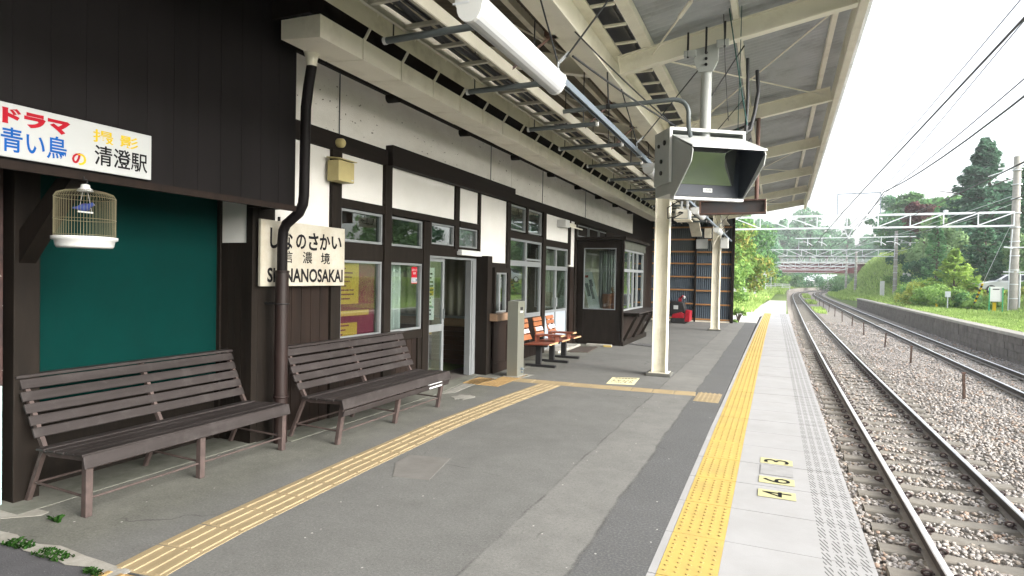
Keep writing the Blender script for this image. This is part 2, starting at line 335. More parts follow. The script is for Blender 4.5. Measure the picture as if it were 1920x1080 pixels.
# ------------------------------------------------------------------ platform paving (structure)
asph = bpy.data.materials.new('asphalt'); asph.use_nodes = True
def asphalt_nodes():
    t = asph.node_tree; N = t.nodes.new; Lk = t.links.new; b = t.nodes['Principled BSDF']; b.inputs['Roughness'].default_value = .9; b.inputs['Specular IOR Level'].default_value = .25
    geo = N('ShaderNodeNewGeometry'); sp = N('ShaderNodeSeparateXYZ'); Lk(geo.outputs['Position'], sp.inputs[0])
    def noise(sc, det=4, rg=.6):
        n = N('ShaderNodeTexNoise'); n.inputs['Scale'].default_value = sc; n.inputs['Detail'].default_value = det; n.inputs['Roughness'].default_value = rg; Lk(geo.outputs['Position'], n.inputs['Vector']); return n.outputs[0]
    def mr(v, a, b_, c=0, d=1):
        r = N('ShaderNodeMapRange'); r.inputs[1].default_value = a; r.inputs[2].default_value = b_; r.inputs[3].default_value = c; r.inputs[4].default_value = d; Lk(v, r.inputs[0]); return r.outputs[0]
    def mth(op, a, b_=None):
        m = N('ShaderNodeMath'); m.operation = op
        for k, v in enumerate((a, b_)):
            if v is None: continue
            if isinstance(v, (int, float)): m.inputs[k].default_value = v
            else: Lk(v, m.inputs[k])
        return m.outputs[0]
    def mix(f, a, b_):
        m = N('ShaderNodeMixRGB')
        for k, v in enumerate((f, a, b_)):
            if isinstance(v, tuple): m.inputs[k].default_value = (*v, 1)
            elif isinstance(v, (int, float)): m.inputs[k].default_value = v
            else: Lk(v, m.inputs[k])
        return m.outputs[0]
    wob = mth('MULTIPLY', mth('SUBTRACT', noise(1.3, 5), .5), .10)
    x = mth('ADD', sp.outputs['X'], wob)
    base = mix(mr(noise(1.1, 5), .35, .68), (.135,.136,.130), (.108,.109,.104))
    # resurfaced trench bands run along the platform
    band = mth('MULTIPLY', mr(x, -1.53, -1.49), mr(x, -1.0, -.97, 1, 0))
    base = mix(mth('MULTIPLY', band, .9), base, mix(mr(noise(2.2, 5), .35, .7), (.168,.167,.157), (.138,.138,.13)))
    newa = mr(x, -1.0, -.97)
    base = mix(mth('MULTIPLY', newa, .85), base, mix(mr(noise(1.7, 5), .35, .7), (.078,.080,.084), (.064,.066,.070)))
    wall = mr(mth('ADD', sp.outputs['X'], mth('MULTIPLY', mth('SUBTRACT', noise(.8, 4), .5), .9)), -3.3, -3.75)
    base = mix(mth('MULTIPLY', wall, .8), base, mix(mr(noise(2.6, 6, .7), .35, .7), (.15,.15,.125), (.075,.078,.062)))
    for cxx, wd in ((-1.51, .016), (-.985, .02)):
        ln = mr(mth('ABSOLUTE', mth('SUBTRACT', x, cxx)), 0, wd, 1, 0)
        base = mix(mth('MULTIPLY', ln, mr(noise(3, 3), .35, .6, .15, .8)), base, (.035,.035,.034))
    fine = mr(noise(70, 3, .7), .45, .72)
    base = mix(mth('MULTIPLY', fine, .5), base, (.22,.22,.205))
    dk = mr(noise(48, 3, .7), .52, .75)
    base = mix(mth('MULTIPLY', dk, .5), base, (.055,.055,.053))
    mot = mr(noise(5.5, 6, .75), .42, .7)
    base = mix(mth('MULTIPLY', mot, .30), base, (.075,.075,.07))
    vor = N('ShaderNodeTexVoronoi'); vor.inputs['Scale'].default_value = 11; Lk(geo.outputs['Position'], vor.inputs['Vector'])
    sx = N('ShaderNodeSeparateColor'); Lk(vor.outputs['Color'], sx.inputs[0])
    v2 = N('ShaderNodeTexVoronoi'); v2.feature = 'DISTANCE_TO_EDGE'; v2.inputs['Scale'].default_value = .55
    wv = N('ShaderNodeVectorMath'); wv.operation = 'MULTIPLY_ADD'; nn = N('ShaderNodeTexNoise'); nn.inputs['Scale'].default_value = 3.5; nn.inputs['Detail'].default_value = 5; Lk(geo.outputs['Position'], nn.inputs['Vector'])
    Lk(nn.outputs['Color'], wv.inputs[0]); wv.inputs[1].default_value = (.35,.35,0); Lk(geo.outputs['Position'], wv.inputs[2]); Lk(wv.outputs[0], v2.inputs['Vector'])
    crk = mth('MULTIPLY', mr(v2.outputs['Distance'], 0, .006, 1, 0), mr(noise(.7, 3), .56, .64))
    base = mix(mth('MULTIPLY', crk, .75), base, (.03,.03,.029))
    spk = mth('MULTIPLY', mr(vor.outputs['Distance'], .05, .09, 1, 0), mr(sx.outputs[0], .80, .82))
    base = mix(mth('MULTIPLY', spk, .6), base, (.55,.54,.5))
    st = mr(noise(.45, 5, .7), .52, .75, 0, .55)
    base = mix(st, base, (.085,.085,.08))
    Lk(base, b.inputs['Base Color'])
    bp = N('ShaderNodeBump'); bp.inputs['Strength'].default_value = .35; bp.inputs['Distance'].default_value = .006
    Lk(mth('ADD', mth('MULTIPLY', noise(140, 2), .8), mth('MULTIPLY', noise(6, 3), .9)), bp.inputs['Height']); Lk(bp.outputs[0], b.inputs['Normal'])
asphalt_nodes()
p = MB().box(-6, -.597, 2.12, 25.2, -.3, 0)
p.build('platform_surface', asph)['kind'] = 'structure'
p = MB().box(-8, -.597, -16, 2.1, -.3, -.004)
p.build('platform_surface_outer', M['asphalt2'])['kind'] = 'structure'
# platform body under the edge slabs, and its face to the track
p = MB()
yy = list(range(-16, 36, 2))
for y0, y1 in zip(yy[:-1], yy[1:]):
    e0, e1 = .50+cv(y0)*.75, .50+cv(y1)*.75
    p.hexa([(-.6, y0, -1.3), (e0, y0, -1.3), (e0, y0, -.075), (-.6, y0, -.075)], [(-.6, y1, -1.3), (e1, y1, -1.3), (e1, y1, -.075), (-.6, y1, -.075)])
p.build('platform_base', M['gap'])['kind'] = 'structure'
# old platform beyond the slabs
p = MB(); ys_ = [25.2, 28, 31, 34, 40, 50, 60, 75, 95, 115, 140]
lefts = [-7.0, -3.0, -2.0, -1.5, -1.15, -.7, -.35, 0, .55, 1.0, 1.35]
rights = [-.597, -.597, -.597, .58, .70, .86, 1.02, 1.25, 1.58, 1.95, 2.6]
for k in range(len(ys_)-1):
    z = [.0, -.004, -.006, -.03, -.05, -.08, -.1, -.12, -.14, -.15, -.17]
    p.hexa([(lefts[k], ys_[k], -1.3), (rights[k], ys_[k], -1.3), (rights[k], ys_[k], z[k]), (lefts[k], ys_[k], z[k])],
           [(lefts[k+1], ys_[k+1], -1.3), (rights[k+1], ys_[k+1], -1.3), (rights[k+1], ys_[k+1], z[k+1]), (lefts[k+1], ys_[k+1], z[k+1])])
p.build('path', M['path'])['kind'] = 'structure'
# edge slabs: 0.6 m concrete units with a hatched non-slip edge
sl_m = mat('hatched_slab', (.31,.31,.31), .85, (.27,.27,.267), 2.2, .7, .1, 90, dirt=((.235,.23,.22), 1.4, .35))
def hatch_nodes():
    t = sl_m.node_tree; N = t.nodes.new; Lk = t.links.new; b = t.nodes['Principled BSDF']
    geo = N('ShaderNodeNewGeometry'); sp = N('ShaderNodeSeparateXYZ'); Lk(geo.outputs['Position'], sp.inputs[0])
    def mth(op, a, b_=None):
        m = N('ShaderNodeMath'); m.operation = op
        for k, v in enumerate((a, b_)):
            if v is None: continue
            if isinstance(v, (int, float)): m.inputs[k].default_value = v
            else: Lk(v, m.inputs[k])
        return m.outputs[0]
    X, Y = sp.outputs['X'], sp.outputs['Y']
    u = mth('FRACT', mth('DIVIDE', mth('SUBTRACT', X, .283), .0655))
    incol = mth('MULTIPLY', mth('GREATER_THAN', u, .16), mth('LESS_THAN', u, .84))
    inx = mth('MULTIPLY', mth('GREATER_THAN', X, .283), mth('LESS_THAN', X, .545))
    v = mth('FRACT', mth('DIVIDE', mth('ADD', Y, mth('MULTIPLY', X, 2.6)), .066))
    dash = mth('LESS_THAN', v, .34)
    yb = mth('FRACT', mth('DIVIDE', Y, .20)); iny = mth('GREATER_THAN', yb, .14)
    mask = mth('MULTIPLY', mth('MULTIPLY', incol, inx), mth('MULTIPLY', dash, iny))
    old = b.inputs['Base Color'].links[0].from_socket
    m = N('ShaderNodeMixRGB'); m.inputs[2].default_value = (.05,.05,.048,1); Lk(mth('MULTIPLY', mask, .9), m.inputs[0]); Lk(old, m.inputs[1]); Lk(m.outputs[0], b.inputs['Base Color'])  # dark dashes paint in the shadow lines of the raised hatch ridges
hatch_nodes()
p = MB(); k = 0
y = 3.307-.6*32
while y < 33.2:
    e0, e1 = .56+cv(y)*.75, .56+cv(y+.6)*.75; s0, s1 = cv(y)*.75, cv(y+.6)*.75
    o = rnd.uniform(-.0015, .0015); t_ = .0042
    def q(x0, x1, m, zt, zb=-.07):
        p.hexa([(x0+s0, y+t_, zb), (x1+s0, y+t_, zb), (x1+s0, y+t_, zt+o), (x0+s0, y+t_, zt+o)], [(x0+s1, y+.6-t_, zb), (x1+s1, y+.6-t_, zb), (x1+s1, y+.6-t_, zt+o), (x0+s1, y+.6-t_, zt+o)], m)
    q(-.595, -.551, 0, .001); q(-.549, -.241, 1, .002); q(-.240, .56, 0, .001)
    y += .6
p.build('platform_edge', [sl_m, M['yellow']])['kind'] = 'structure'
# truncated domes on the yellow strip
p = MB(); n8 = 8
rows = 0; y = 1.2
V = []; Fq = []; 
ring = [(math.cos(2*math.pi*j/n8), math.sin(2*math.pi*j/n8)) for j in range(n8)]
while y < 33:
    for c in range(5):
        x = -.515+c*.0602+cv(y)*.75
        if ((y-3.307) % .6) < .012 or ((y-3.307) % .6) > .588: continue
        vs = [(x+.0105*a_, y+.0105*b_, .0022) for a_, b_ in ring]+[(x+.0065*a_, y+.0065*b_, .0068) for a_, b_ in ring]
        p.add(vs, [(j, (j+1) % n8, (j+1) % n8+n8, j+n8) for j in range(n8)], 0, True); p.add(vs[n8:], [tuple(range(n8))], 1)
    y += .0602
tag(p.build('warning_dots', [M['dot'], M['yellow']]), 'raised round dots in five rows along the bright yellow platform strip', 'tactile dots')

# guide path of tan linear blocks
def tile(mb, c, d, ln, wd, kind, z0=.0035):
    d = Vector((d[0], d[1], 0)).normalized(); n = Vector((-d.y, d.x, 0)); c = Vector((c[0], c[1], 0))
    def box(u0, u1, v0, v1, za, zb, m=0, ch=.004):
        lo = [c+d*u+n*v_ for u, v_ in ((u0, v0), (u1, v0), (u1, v1), (u0, v1))]
        hi = [c+d*u+n*v_ for u, v_ in ((u0+ch, v0+ch), (u1-ch, v0+ch), (u1-ch, v1-ch), (u0+ch, v1-ch))]
        mb.hexa([(q_.x, q_.y, za) for q_ in lo], [(q_.x, q_.y, zb) for q_ in hi], m)
    box(-ln/2+.002, ln/2-.002, -wd/2, wd/2, .0005, z0, 0, .001)
    if kind == 'bar':
        for q_ in range(4):
            v_ = (q_-1.5)*wd/4.1
            box(-ln/2+.012, ln/2-.012, v_-.017, v_+.017, z0+.0001, z0+.0055, 0, .005)
    else:
        nd = max(3, round(wd/.06))
        for a_ in range(round(ln/.06)):
            for b_ in range(nd):
                u = -ln/2+.03+a_*.06; v_ = (b_-(nd-1)/2)*.06
                box(u-.013, u+.013, v_-.013, v_+.013, z0+.0001, z0+.0055, 1, .005)
def run(mb, pts, wd, ln=.3):
    pts = [Vector((*q_, 0)) for q_ in pts]; seg = [(pts[i_+1]-pts[i_]).length for i_ in range(len(pts)-1)]; tot = sum(seg); n_ = round(tot/ln)
    def at(s_):
        for i_, l_ in enumerate(seg):
            if s_ <= l_ or i_ == len(seg)-1: return pts[i_].lerp(pts[i_+1], s_/l_)
            s_ -= l_
    for k_ in range(n_):
        a_, b_ = at(tot*k_/n_), at(tot*(k_+1)/n_); m_ = (a_+b_)/2; dd = b_-a_
        tile(mb, m_, dd, dd.length, wd, 'bar')
mb = MB(); run(mb, [(-3.03, 2.12), (-3.10, 2.6), (-3.16, 4.0), (-3.19, 5.6), (-3.12, 7.2), (-3.02, 8.48)], .34)
tag(mb.build('tactile_path', M['tan']), 'long tan ribbed tactile path running past the benches', 'tactile paving')
mb = MB(); run(mb, [(-3.62, 8.62), (-2.6, 8.66), (-1.6, 8.74), (-.97, 8.80)], .30)
tag(mb.build('tactile_path', M['tan']), 'tan ribbed tactile path crossing from the doorway to the yellow edge', 'tactile paving')
mb = MB()
for k in range(4): tile(mb, (-3.78-.0*k, 8.25+.3*k-.15), (0,1,0), .3, .3, 'dot')
for k in range(2): tile(mb, (-4.085, 8.25+.3*k-.15), (0,1,0), .3, .3, 'dot')
tag(mb.build('tactile_tile', [M['tandot'], M['tandot']]), 'worn ochre dotted tactile tiles in front of the open doorway', 'tactile paving')
mb = MB()
for k in range(2): tile(mb, (-.79, 8.45+.33*k), (0,1,0), .33, .32, 'dot')
tag(mb.build('tactile_tile', [M['tan'], M['tan']]), 'pale dotted tactile tiles meeting the yellow platform edge', 'tactile paving')
mb = MB(); tile(mb, (-3.02, 1.95), (-.08,1,0), .3, .36, 'bar')
tag(mb.build('tactile_tile', [M['tandot'], M['tandot']]), 'darker ochre ribbed tile at the near end of the tactile path', 'tactile paving')
# concrete aprons, kerb line, patches
def sheet(mb, pts, z, m=0, th=.003):
    mb.hexa([(x, y_, z-th) for x, y_ in pts], [(x, y_, z) for x, y_ in pts], m)
def blob(cx0, cy0, rx_, ry_, seed, n_=18):
    r_ = random.Random(seed); return [(cx0+rx_*(1+r_.uniform(-.3, .25))*math.cos(2*math.pi*k/n_), cy0+ry_*(1+r_.uniform(-.3, .25))*math.sin(2*math.pi*k/n_)) for k in range(n_)]
mb = MB()
sheet(mb, [(-4.46, 4.4), (-4.13, 4.4), (-4.1, 7.15), (-4.25, 8.3), (-4.33, 8.75), (-4.46, 8.8)], .008, 0, .007)
sheet(mb, [(-4.46, 9.6), (-3.95, 9.6), (-4.0, 14.1), (-4.46, 14.1)], .006, 0, .005)
sheet(mb, [(-4.86, 2.3), (-4.42, 2.3), (-4.40, 4.39), (-4.86, 4.39)], .006, 0, .005)
mb.build('concrete_apron', M['apron'])['kind'] = 'structure'
mb = MB()
r_ = random.Random(3); pa = []; pb = []
for k in range(11):
    x = -4.35+.128*k; pa.append((x, 2.12+r_.uniform(-.02, .03))); pb.append((x, 2.045-.0*k+r_.uniform(-.03, .02)))
sheet(mb, pb+pa[::-1], .004, 0); sheet(mb, [(-4.95, 2.20), (-4.62, 2.40), (-4.30, 2.42), (-4.28, 2.36), (-4.45, 2.22), (-4.75, 2.08)], .0045, 0)
sheet(mb, [(-4.9, 2.45), (-4.66, 2.43), (-4.44, 2.50), (-4.5, 2.55), (-4.8, 2.56)], .0045, 0)
mb.build('concrete_kerb', M['kerb'])['kind'] = 'structure'
mb = MB(); sheet(mb, blob(-3.72, 7.05, .14, .16, 5), .004)
sheet(mb, [(-4.08,7.1), (-3.95,7.25), (-4.0,7.9), (-3.9,8.5), (-3.98,8.7), (-4.2,8.3), (-4.12,7.5)], .0035)
sheet(mb, [(-3.62,8.78), (-3.55,9.2), (-3.85,9.25), (-3.92,8.8)], .0035)
mb.build('cement_patch', M['patch'])['kind'] = 'structure'
mb = MB(); sheet(mb, [(-2.42, 4.05), (-2.55, 4.62), (-2.92, 4.55), (-2.9, 4.3), (-2.72, 4.0)], .0032)
mb.build('asphalt_patch', mat('asphalt_patch_mix', (.155,.150,.140), .95, (.12,.115,.105), 5, .7, .3, 90))['kind'] = 'structure'

# number plates painted on the slabs (read from the track side, digits' tops towards the wall)
for ch, yc, lab in (('4', 4.925, 'black 4 on a yellow square, nearest of the three floor numbers'), ('6', 5.265, 'black 6 on a yellow square between the 4 and the 3'), ('3', 5.825, 'black 3 on a yellow square, farthest of the floor numbers')):
    t = thing('floor_number', lab, 'floor marking', (.055, yc, 0), 'floor numbers on the platform edge')
    b = MB(); sheet(b, [(-.075, yc-.085), (.185, yc-.085), (.185, yc+.085), (-.075, yc+.085)], .0050, 0, .0015); b.build('number_square', M['numyel'], t)
    b = MB(); letters(b, ch, lambda u, v: (-v, u, .0066), yc-.056, yc+.056, -.155, .045, 0, .0); b.build('numeral', M['ink'], t)
b = MB(); sheet(b, [(-.07, 5.41), (.18, 5.41), (.18, 5.69), (-.07, 5.69)], .0046, 0, .0012)
tag(b.build('faded_marking', mat('worn_marking', (.29,.29,.285), .8)), 'worn blank whitish square between the floor numbers 6 and 3', 'floor marking')
t = thing('floor_notice', 'pale yellow notice sheet with small dark print stuck on the asphalt', 'floor notice', (-2.12, 9.35, 0))
b = MB(); sheet(b, [(-2.30, 8.99), (-1.90, 9.09), (-1.95, 9.76), (-2.36, 9.62)], .004, 0, .003); b.build('sheet', mat('notice_paper', (.62,.58,.36), .8, (.56,.52,.32), 5, .5), t)
b = MB(); r_ = random.Random(11)
def nt_pl(u, v): return Vector((-2.30, 8.99, .0056))+Vector((.40, .10, 0))*u+Vector((-.055, .65, 0))*v
for rr, v0 in enumerate((.80, .52, .40, .22)):
    u = .12
    while u < .88:
        wd = r_.uniform(.03, .09) if rr else .10
        hh = .10 if rr == 0 else .075
        b.add([nt_pl(u, v0), nt_pl(u+wd, v0), nt_pl(u+wd, v0+hh), nt_pl(u, v0+hh)], [(0,1,2,3)]); u += wd+(.02 if rr == 0 else r_.choice([.02, .02, .09]))
b.build('print', M['ink'], t)

# weeds in the kerb joint
def tuft(cx0, cy0, n_, h_, spread, seed, z=0.):
    r2 = np.random.RandomState(seed); P = np.stack([cx0+r2.uniform(-spread, spread, n_), cy0+r2.uniform(-spread*.35, spread*.35, n_), np.full(n_, z)], 1)
    a_ = r2.uniform(0, 2*np.pi, n_); d_ = np.stack([np.cos(a_), np.sin(a_), np.zeros(n_)], 1); s_ = np.stack([-np.sin(a_), np.cos(a_), np.zeros(n_)], 1)
    h = h_*r2.uniform(.4, 1, n_)[:, None]; wd = .006; up = np.array([0, 0, 1.])
    V = np.concatenate([P-s_*wd, P+s_*wd, P+d_*h*.5+up*h*.8+s_*wd*.8, P+d_*h*.95+up*h*.75]); k_ = np.arange(n_)
    return V, np.stack([k_, k_+n_, k_+2*n_, k_+3*n_], 1)
for k, (x, y, n_, h_, sp_, lb) in enumerate([(-3.93, 2.055, 110, .032, .10, 'small tuft of grass at the left end of the kerb joint'), (-3.62, 2.06, 130, .030, .12, 'low spread of grass along the middle of the kerb joint'), (-3.22, 2.03, 70, .03, .06, 'tiny green weed beside the near end of the tactile path'), (-4.10, 2.35, 34, .05, .035, 'single green weed growing near the bench front leg')]):
    V, F = tuft(x, y, n_, h_, sp_, k); V -= np.array([x, y, 0]); o = npmesh('weed', V, F, leafmat('weed_leaf', (.012,.045,.008), (.035,.085,.02)), loc=(x, y, 0)); tag(o, lb, 'weed')

# ------------------------------------------------------------------ station building
WX = -4.46
B = thing('station_building', 'dark timber and white plaster station house along the platform', 'station house', (WX, 10, 0))
def bpart(name, m, *boxes, bevel=0, parent=None):
    b = MB()
    for q_ in boxes: b.box(*q_)
    return b.build(name, m, parent or B, bevel=bevel)
def boards(name, y0, y1, z0, z1, x=WX, pitch=.11, m='board', axis='y', parent=None):
    b = MB(); n_ = max(1, round((y1-y0)/pitch)); w_ = (y1-y0)/n_
    for k in range(n_): b.box(x-.03, x+.012+rnd.uniform(-.001,.001), y0+k*w_+.003, y0+(k+1)*w_-.003, z0, z1)
    b.box(x-.04, x-.002, y0, y1, z0, z1)
    return b.build(name, M[m], parent or B)
def window(name, y0, y1, z0, z1, x=WX+.0, fr=.028, splits=(), hsplits=(), gl='glass', parent=None, depth=.05, proud=.012, m='alu', pane_m=None):
    b = MB(); xa, xb = x-depth, x+proud
    b.box(xa, xb, y0, y1, z0, z0+fr); b.box(xa, xb, y0, y1, z1-fr, z1); b.box(xa, xb, y0, y0+fr, z0+fr, z1-fr); b.box(xa, xb, y1-fr, y1, z0+fr, z1-fr)
    for s_ in splits: b.box(xa+.004, xb-.004, s_-fr*.8, s_+fr*.8, z0+fr, z1-fr)
    for s_, h_ in hsplits: b.box(xa+.002, xb-.002, y0+fr, y1-fr, s_-h_/2, s_+h_/2)
    o = b.build(name, M[m], parent or B)
    p_ = MB(); p_.box(x-.022, x-.018, y0+fr*.5, y1-fr*.5, z0+fr*.5, z1-fr*.5); p_.build('pane', M[gl], o)
    return o
# upper wall
bpart('frieze', M['frieze'], (WX-.05, WX, 4.33, 10.2, 3.05, 3.85), (WX-.05, WX, 10.21, 15.1, 3.05, 3.85), (WX-.05, WX, 15.11, 20.55, 3.05, 3.85))
b = MB()
for y in (5.41, 9.3, 11.8, 14.9): b.tube([(WX+.012, y, 3.05), (WX+.012, y, 3.8)], .007, 6)
b.build('wall_cable', M['greypipe'], B)
bpart('eave_batten', M['darkwood'], (WX, WX+.05, 4.33, 21, 3.80, 3.87))
for k, y in enumerate((6.33, 8.22, 10.2, 12.12, 14.02, 15.85, 17.75, 19.7)):
    b = MB(); b.tube([(WX-.02, y, 3.78), (WX+.16, y, 3.775)], .062, 12); b.build('rafter_tail', M['darkwood'], B)
# eave soffit and roof of the station house above the gutter
b = MB(); b.hexa([(-5.6, 4.0, 4.62), (-3.95, 4.0, 3.89), (-3.95, 4.0, 3.95), (-5.6, 4.0, 4.72)], [(-5.6, 26, 4.62), (-3.95, 26, 3.89), (-3.95, 26, 3.95), (-5.6, 26, 4.72)])
b.box(-5.6, WX-.06, 4.3, 26, 3.6, 4.6); b.build('roof', M['darkwood'], B)
# beams
bpart('beam', M['beam'], (WX-.03, WX+.04, 4.33, 6.30, 2.935, 3.125), bevel=.004)
bpart('beam', M['beam'], (WX-.03, WX+.11, 6.30, 10.16, 2.94, 3.19), bevel=.006)
bpart('beam', M['beam'], (WX-.03, WX+.04, 10.16, 20.6, 2.94, 3.12), bevel=.004)
# posts
for y0, y1, z0, z1, d in ((4.24,4.44,0,3.85,.06), (5.27,5.43,0,2.935,.045), (6.24,6.385,0,2.935,.05), (7.17,7.33,0,2.33,.04), (8.06,8.19,2.0,2.94,.035), (8.84,8.92,1.9,2.94,.035), (9.99,10.14,0,2.94,.04), (10.92,11.02,2.42,2.94,.03), (11.81,12.00,0,2.94,.045), (13.55,13.72,1.9,2.94,.03), (14.05,14.2,0,2.94,.04)):
    bpart('post', M['darkwood'], (WX-.06, WX+d, y0, y1, z0, z1), bevel=.004)
# plaster panels between the posts
def panel(y0, y1, z0, z1): bpart('plaster_panel', M['plaster'], (WX-.04, WX+.002, y0, y1, z0, z1))
panel(4.44, 5.27, 1.5, 2.935); panel(5.43, 6.24, 2.43, 2.935); panel(6.385, 8.06, 2.43, 2.94); panel(8.19, 8.84, 2.43, 2.94)
panel(8.92, 9.99, 1.83, 2.94); panel(12.00, 13.55, 2.40, 2.94); panel(13.72, 14.05, 1.86, 2.94)
# rails and lintels
for y0, y1, z0, z1, d in ((5.43,6.24,2.33,2.43,.04), (6.385,8.06,2.34,2.43,.045), (8.19,8.84,2.34,2.43,.045), (5.43,6.24,1.75,1.95,.025), (6.385,7.17,1.75,1.95,.025), (7.33,8.84,1.87,2.0,.025), (7.33,8.06,2.0,2.03,.02), (8.19,8.84,2.0,2.03,.02), (7.33,7.38,2.03,2.34,.03), (8.92,9.99,1.74,1.83,.03), (10.14,11.81,2.31,2.43,.03), (12.0,13.55,2.26,2.40,.03), (5.43,6.24,.74,.84,.03), (6.385,7.17,.74,.85,.03), (10.14,11.81,.70,.79,.03), (6.385,6.47,0,.74,.02), (7.08,7.17,0,.74,.02)):
    bpart('rail', M['darkwood'], (WX-.05, WX+d, y0, y1, z0, z1), bevel=.003)
# lower boarding
boards('boarding', 4.44, 5.27, 0, 1.5, pitch=.15); boards('boarding', 5.43, 6.24, 0, .74, pitch=.13); boards('boarding', 6.47, 7.08, 0, .74, x=WX-.02, pitch=.12)
boards('boarding', 10.14, 11.81, 0, .70, pitch=.14); boards('boarding', 13.76, 14.05, 0, 1.86, pitch=.15); boards('boarding', 17.0, 24.2, 0, 3.0, pitch=.3)
bpart('wall_panel', M['darkwood'], (WX-.06, WX-.01, 14.2, 24.3, 2.40, 2.95), (WX-.06, WX-.01, 20.55, 24.3, 2.95, 4.6), (WX-.06, WX-.01, 14.2, 17.05, 0, 2.4))
window('window', 14.3, 15.2, 2.62, 2.90, fr=.025, gl='glassg'); window('window', 15.3, 16.2, 2.62, 2.90, fr=.025, gl='glassg'); window('window', 16.3, 17.2, 2.62, 2.90, fr=.025, gl='glassg')
# windows of the waiting room
window('window', 5.445, 6.235, .85, 1.745); window('window', 6.40, 7.16, .855, 1.745)
window('window', 5.445, 6.235, 1.955, 2.325, gl='glassg'); window('window', 6.40, 7.16, 1.955, 2.325, gl='glassg')
window('window', 7.39, 8.05, 2.035, 2.335, fr=.022); window('window', 8.20, 8.83, 2.035, 2.335, fr=.022)
# office windows
window('window', 10.15, 11.80, .795, 2.305, fr=.04, splits=(10.97,), hsplits=((1.85, .10),))
b = MB(); b.box(WX+.004, WX+.02, 10.93, 11.01, .84, 1.8); b.box(WX+.004, WX+.02, 10.99, 11.76, .835, .88); b.box(WX+.004, WX+.02, 10.95, 11.76, 1.92, 1.955); b.build('sash', M['alu'], B)
window('window', 10.17, 10.90, 2.45, 2.92, fr=.03); window('window', 11.04, 11.78, 2.45, 2.92, fr=.03)
# sliding door of the office: pale blue lower panels
d2 = window('door', 12.01, 13.54, .06, 2.255, fr=.045, splits=(12.76,), hsplits=((1.80, .09), (.86, .05)))
b = MB(); b.box(WX-.015, WX-.005, 12.06, 13.50, .10, .84); b.build('door_panel', M['paleblue'], d2)
b = MB(); b.box(WX+.012, WX+.035, 12.72, 12.80, .95, 1.15); b.build('handle', M['alu'], d2)
bpart('door_step', M['kerb'], (WX, WX+.35, 12.0, 13.6, 0, .06))
# entrance: aluminium door frame with one sliding leaf, open on the right
fr_ = bpart('door_frame', M['alu'], (WX-.08, WX+.02, 7.33, 7.365, .01, 1.87), (WX-.08, WX+.02, 8.62, 8.80, .01, 1.87), (WX-.08, WX+.02, 7.365, 8.62, 1.84, 1.87), (WX-.03, WX+.035, 8.66, 8.70, .01, 1.84))
b = MB(); X0, X1 = WX-.05, WX-.015
for q_ in ((7.37, 7.40, .02, 1.84), (7.785, 7.835, .02, 1.84), (7.40, 7.785, 1.79, 1.84), (7.40, 7.785, .78, .88), (7.40, 7.785, .02, .12)): b.box(X0, X1, *q_)
lf = b.build('door', M['alu'], B); b = MB(); b.box(WX-.035, WX-.03, 7.39, 7.80, .06, 1.82); b.build('pane', M['glass'], lf)
b = MB(); b.box(X1, X1+.02, 7.80, 7.82, .95, 1.10); b.build('handle', M['greypipe'], lf)
# wide dark pier and projecting ticket counter bay
bpart('pier', M['darkwood'], (WX-.06, WX+.23, 8.80, 8.97, 0, 1.92), bevel=.004)
bpart('counter_bay', M['board'], (WX, -4.20, 8.97, 9.62, 0, .86), (WX, -4.185, 8.97, 9.02, .0, .86), (WX, -4.185, 9.50, 9.62, 0, .86), (WX, -4.185, 9.02, 9.50, .0, .16), (WX, -4.185, 9.02, 9.50, .78, .86), bevel=.003)
bpart('counter', M['shelfwood'], (WX, -4.10, 8.90, 9.64, .865, .985), bevel=.004)
bpart('counter_bay', M['darkwood'], (WX, -4.18, 8.975, 9.03, .985, 1.74), (WX, -4.18, 9.50, 9.62, .985, 1.74), (WX, -4.18, 9.03, 9.50, 1.66, 1.74))
cw = window('window', 9.03, 9.50, .99, 1.66, x=-4.22, fr=.03, splits=(9.24,))
# small fittings over the door
o = bpart('door_closer', M['white'], (WX+.03, WX+.12, 8.12, 8.86, 1.905, 1.965), (WX+.03, WX+.10, 8.15, 8.86, 1.965, 1.99), bevel=.008)
bpart('small_plate', M['poster_w'], (WX+.115, WX+.118, 8.92, 9.1, 1.865, 1.905))
# interior of the waiting room and office
b = MB(); b.box(-8.2, -8.15, 4.4, 14.2, 0, 3.0); b.box(-8.2, WX-.1, 4.42, 4.48, 0, 3); b.box(-8.2, WX-.1, 14.1, 14.15, 0, 3); b.box(-8.2, WX-.06, 4.4, 14.2, 2.98, 3.04)
b.box(-8.2, WX-.07, 9.6, 9.66, 0, 2.98); b.build('interior_wall', M['room'], B)
bpart('interior_floor', M['roomfloor'], (-8.2, WX-.0, 4.4, 14.2, -.02, .004))
b = MB()
for k in range(8): b.box(-6.6, -4.53, 9.50, 9.52+.004*(k % 2), .02+k*.084, .10+k*.084)
b.build('wainscot', mat('wainscot_boards', (.085,.038,.024), .5, (.055,.027,.017), 8, .7), B)
bpart('counter_board', M['shelfwood'], (-6.6, -4.53, 9.47, 9.51, .70, .835)); bpart('counter_rail', M['alu'], (-6.6, -4.53, 9.46, 9.51, .84, .88)); bpart('counter_rail', M['alu'], (-6.6, -4.53, 9.47, 9.51, 2.02, 2.08))
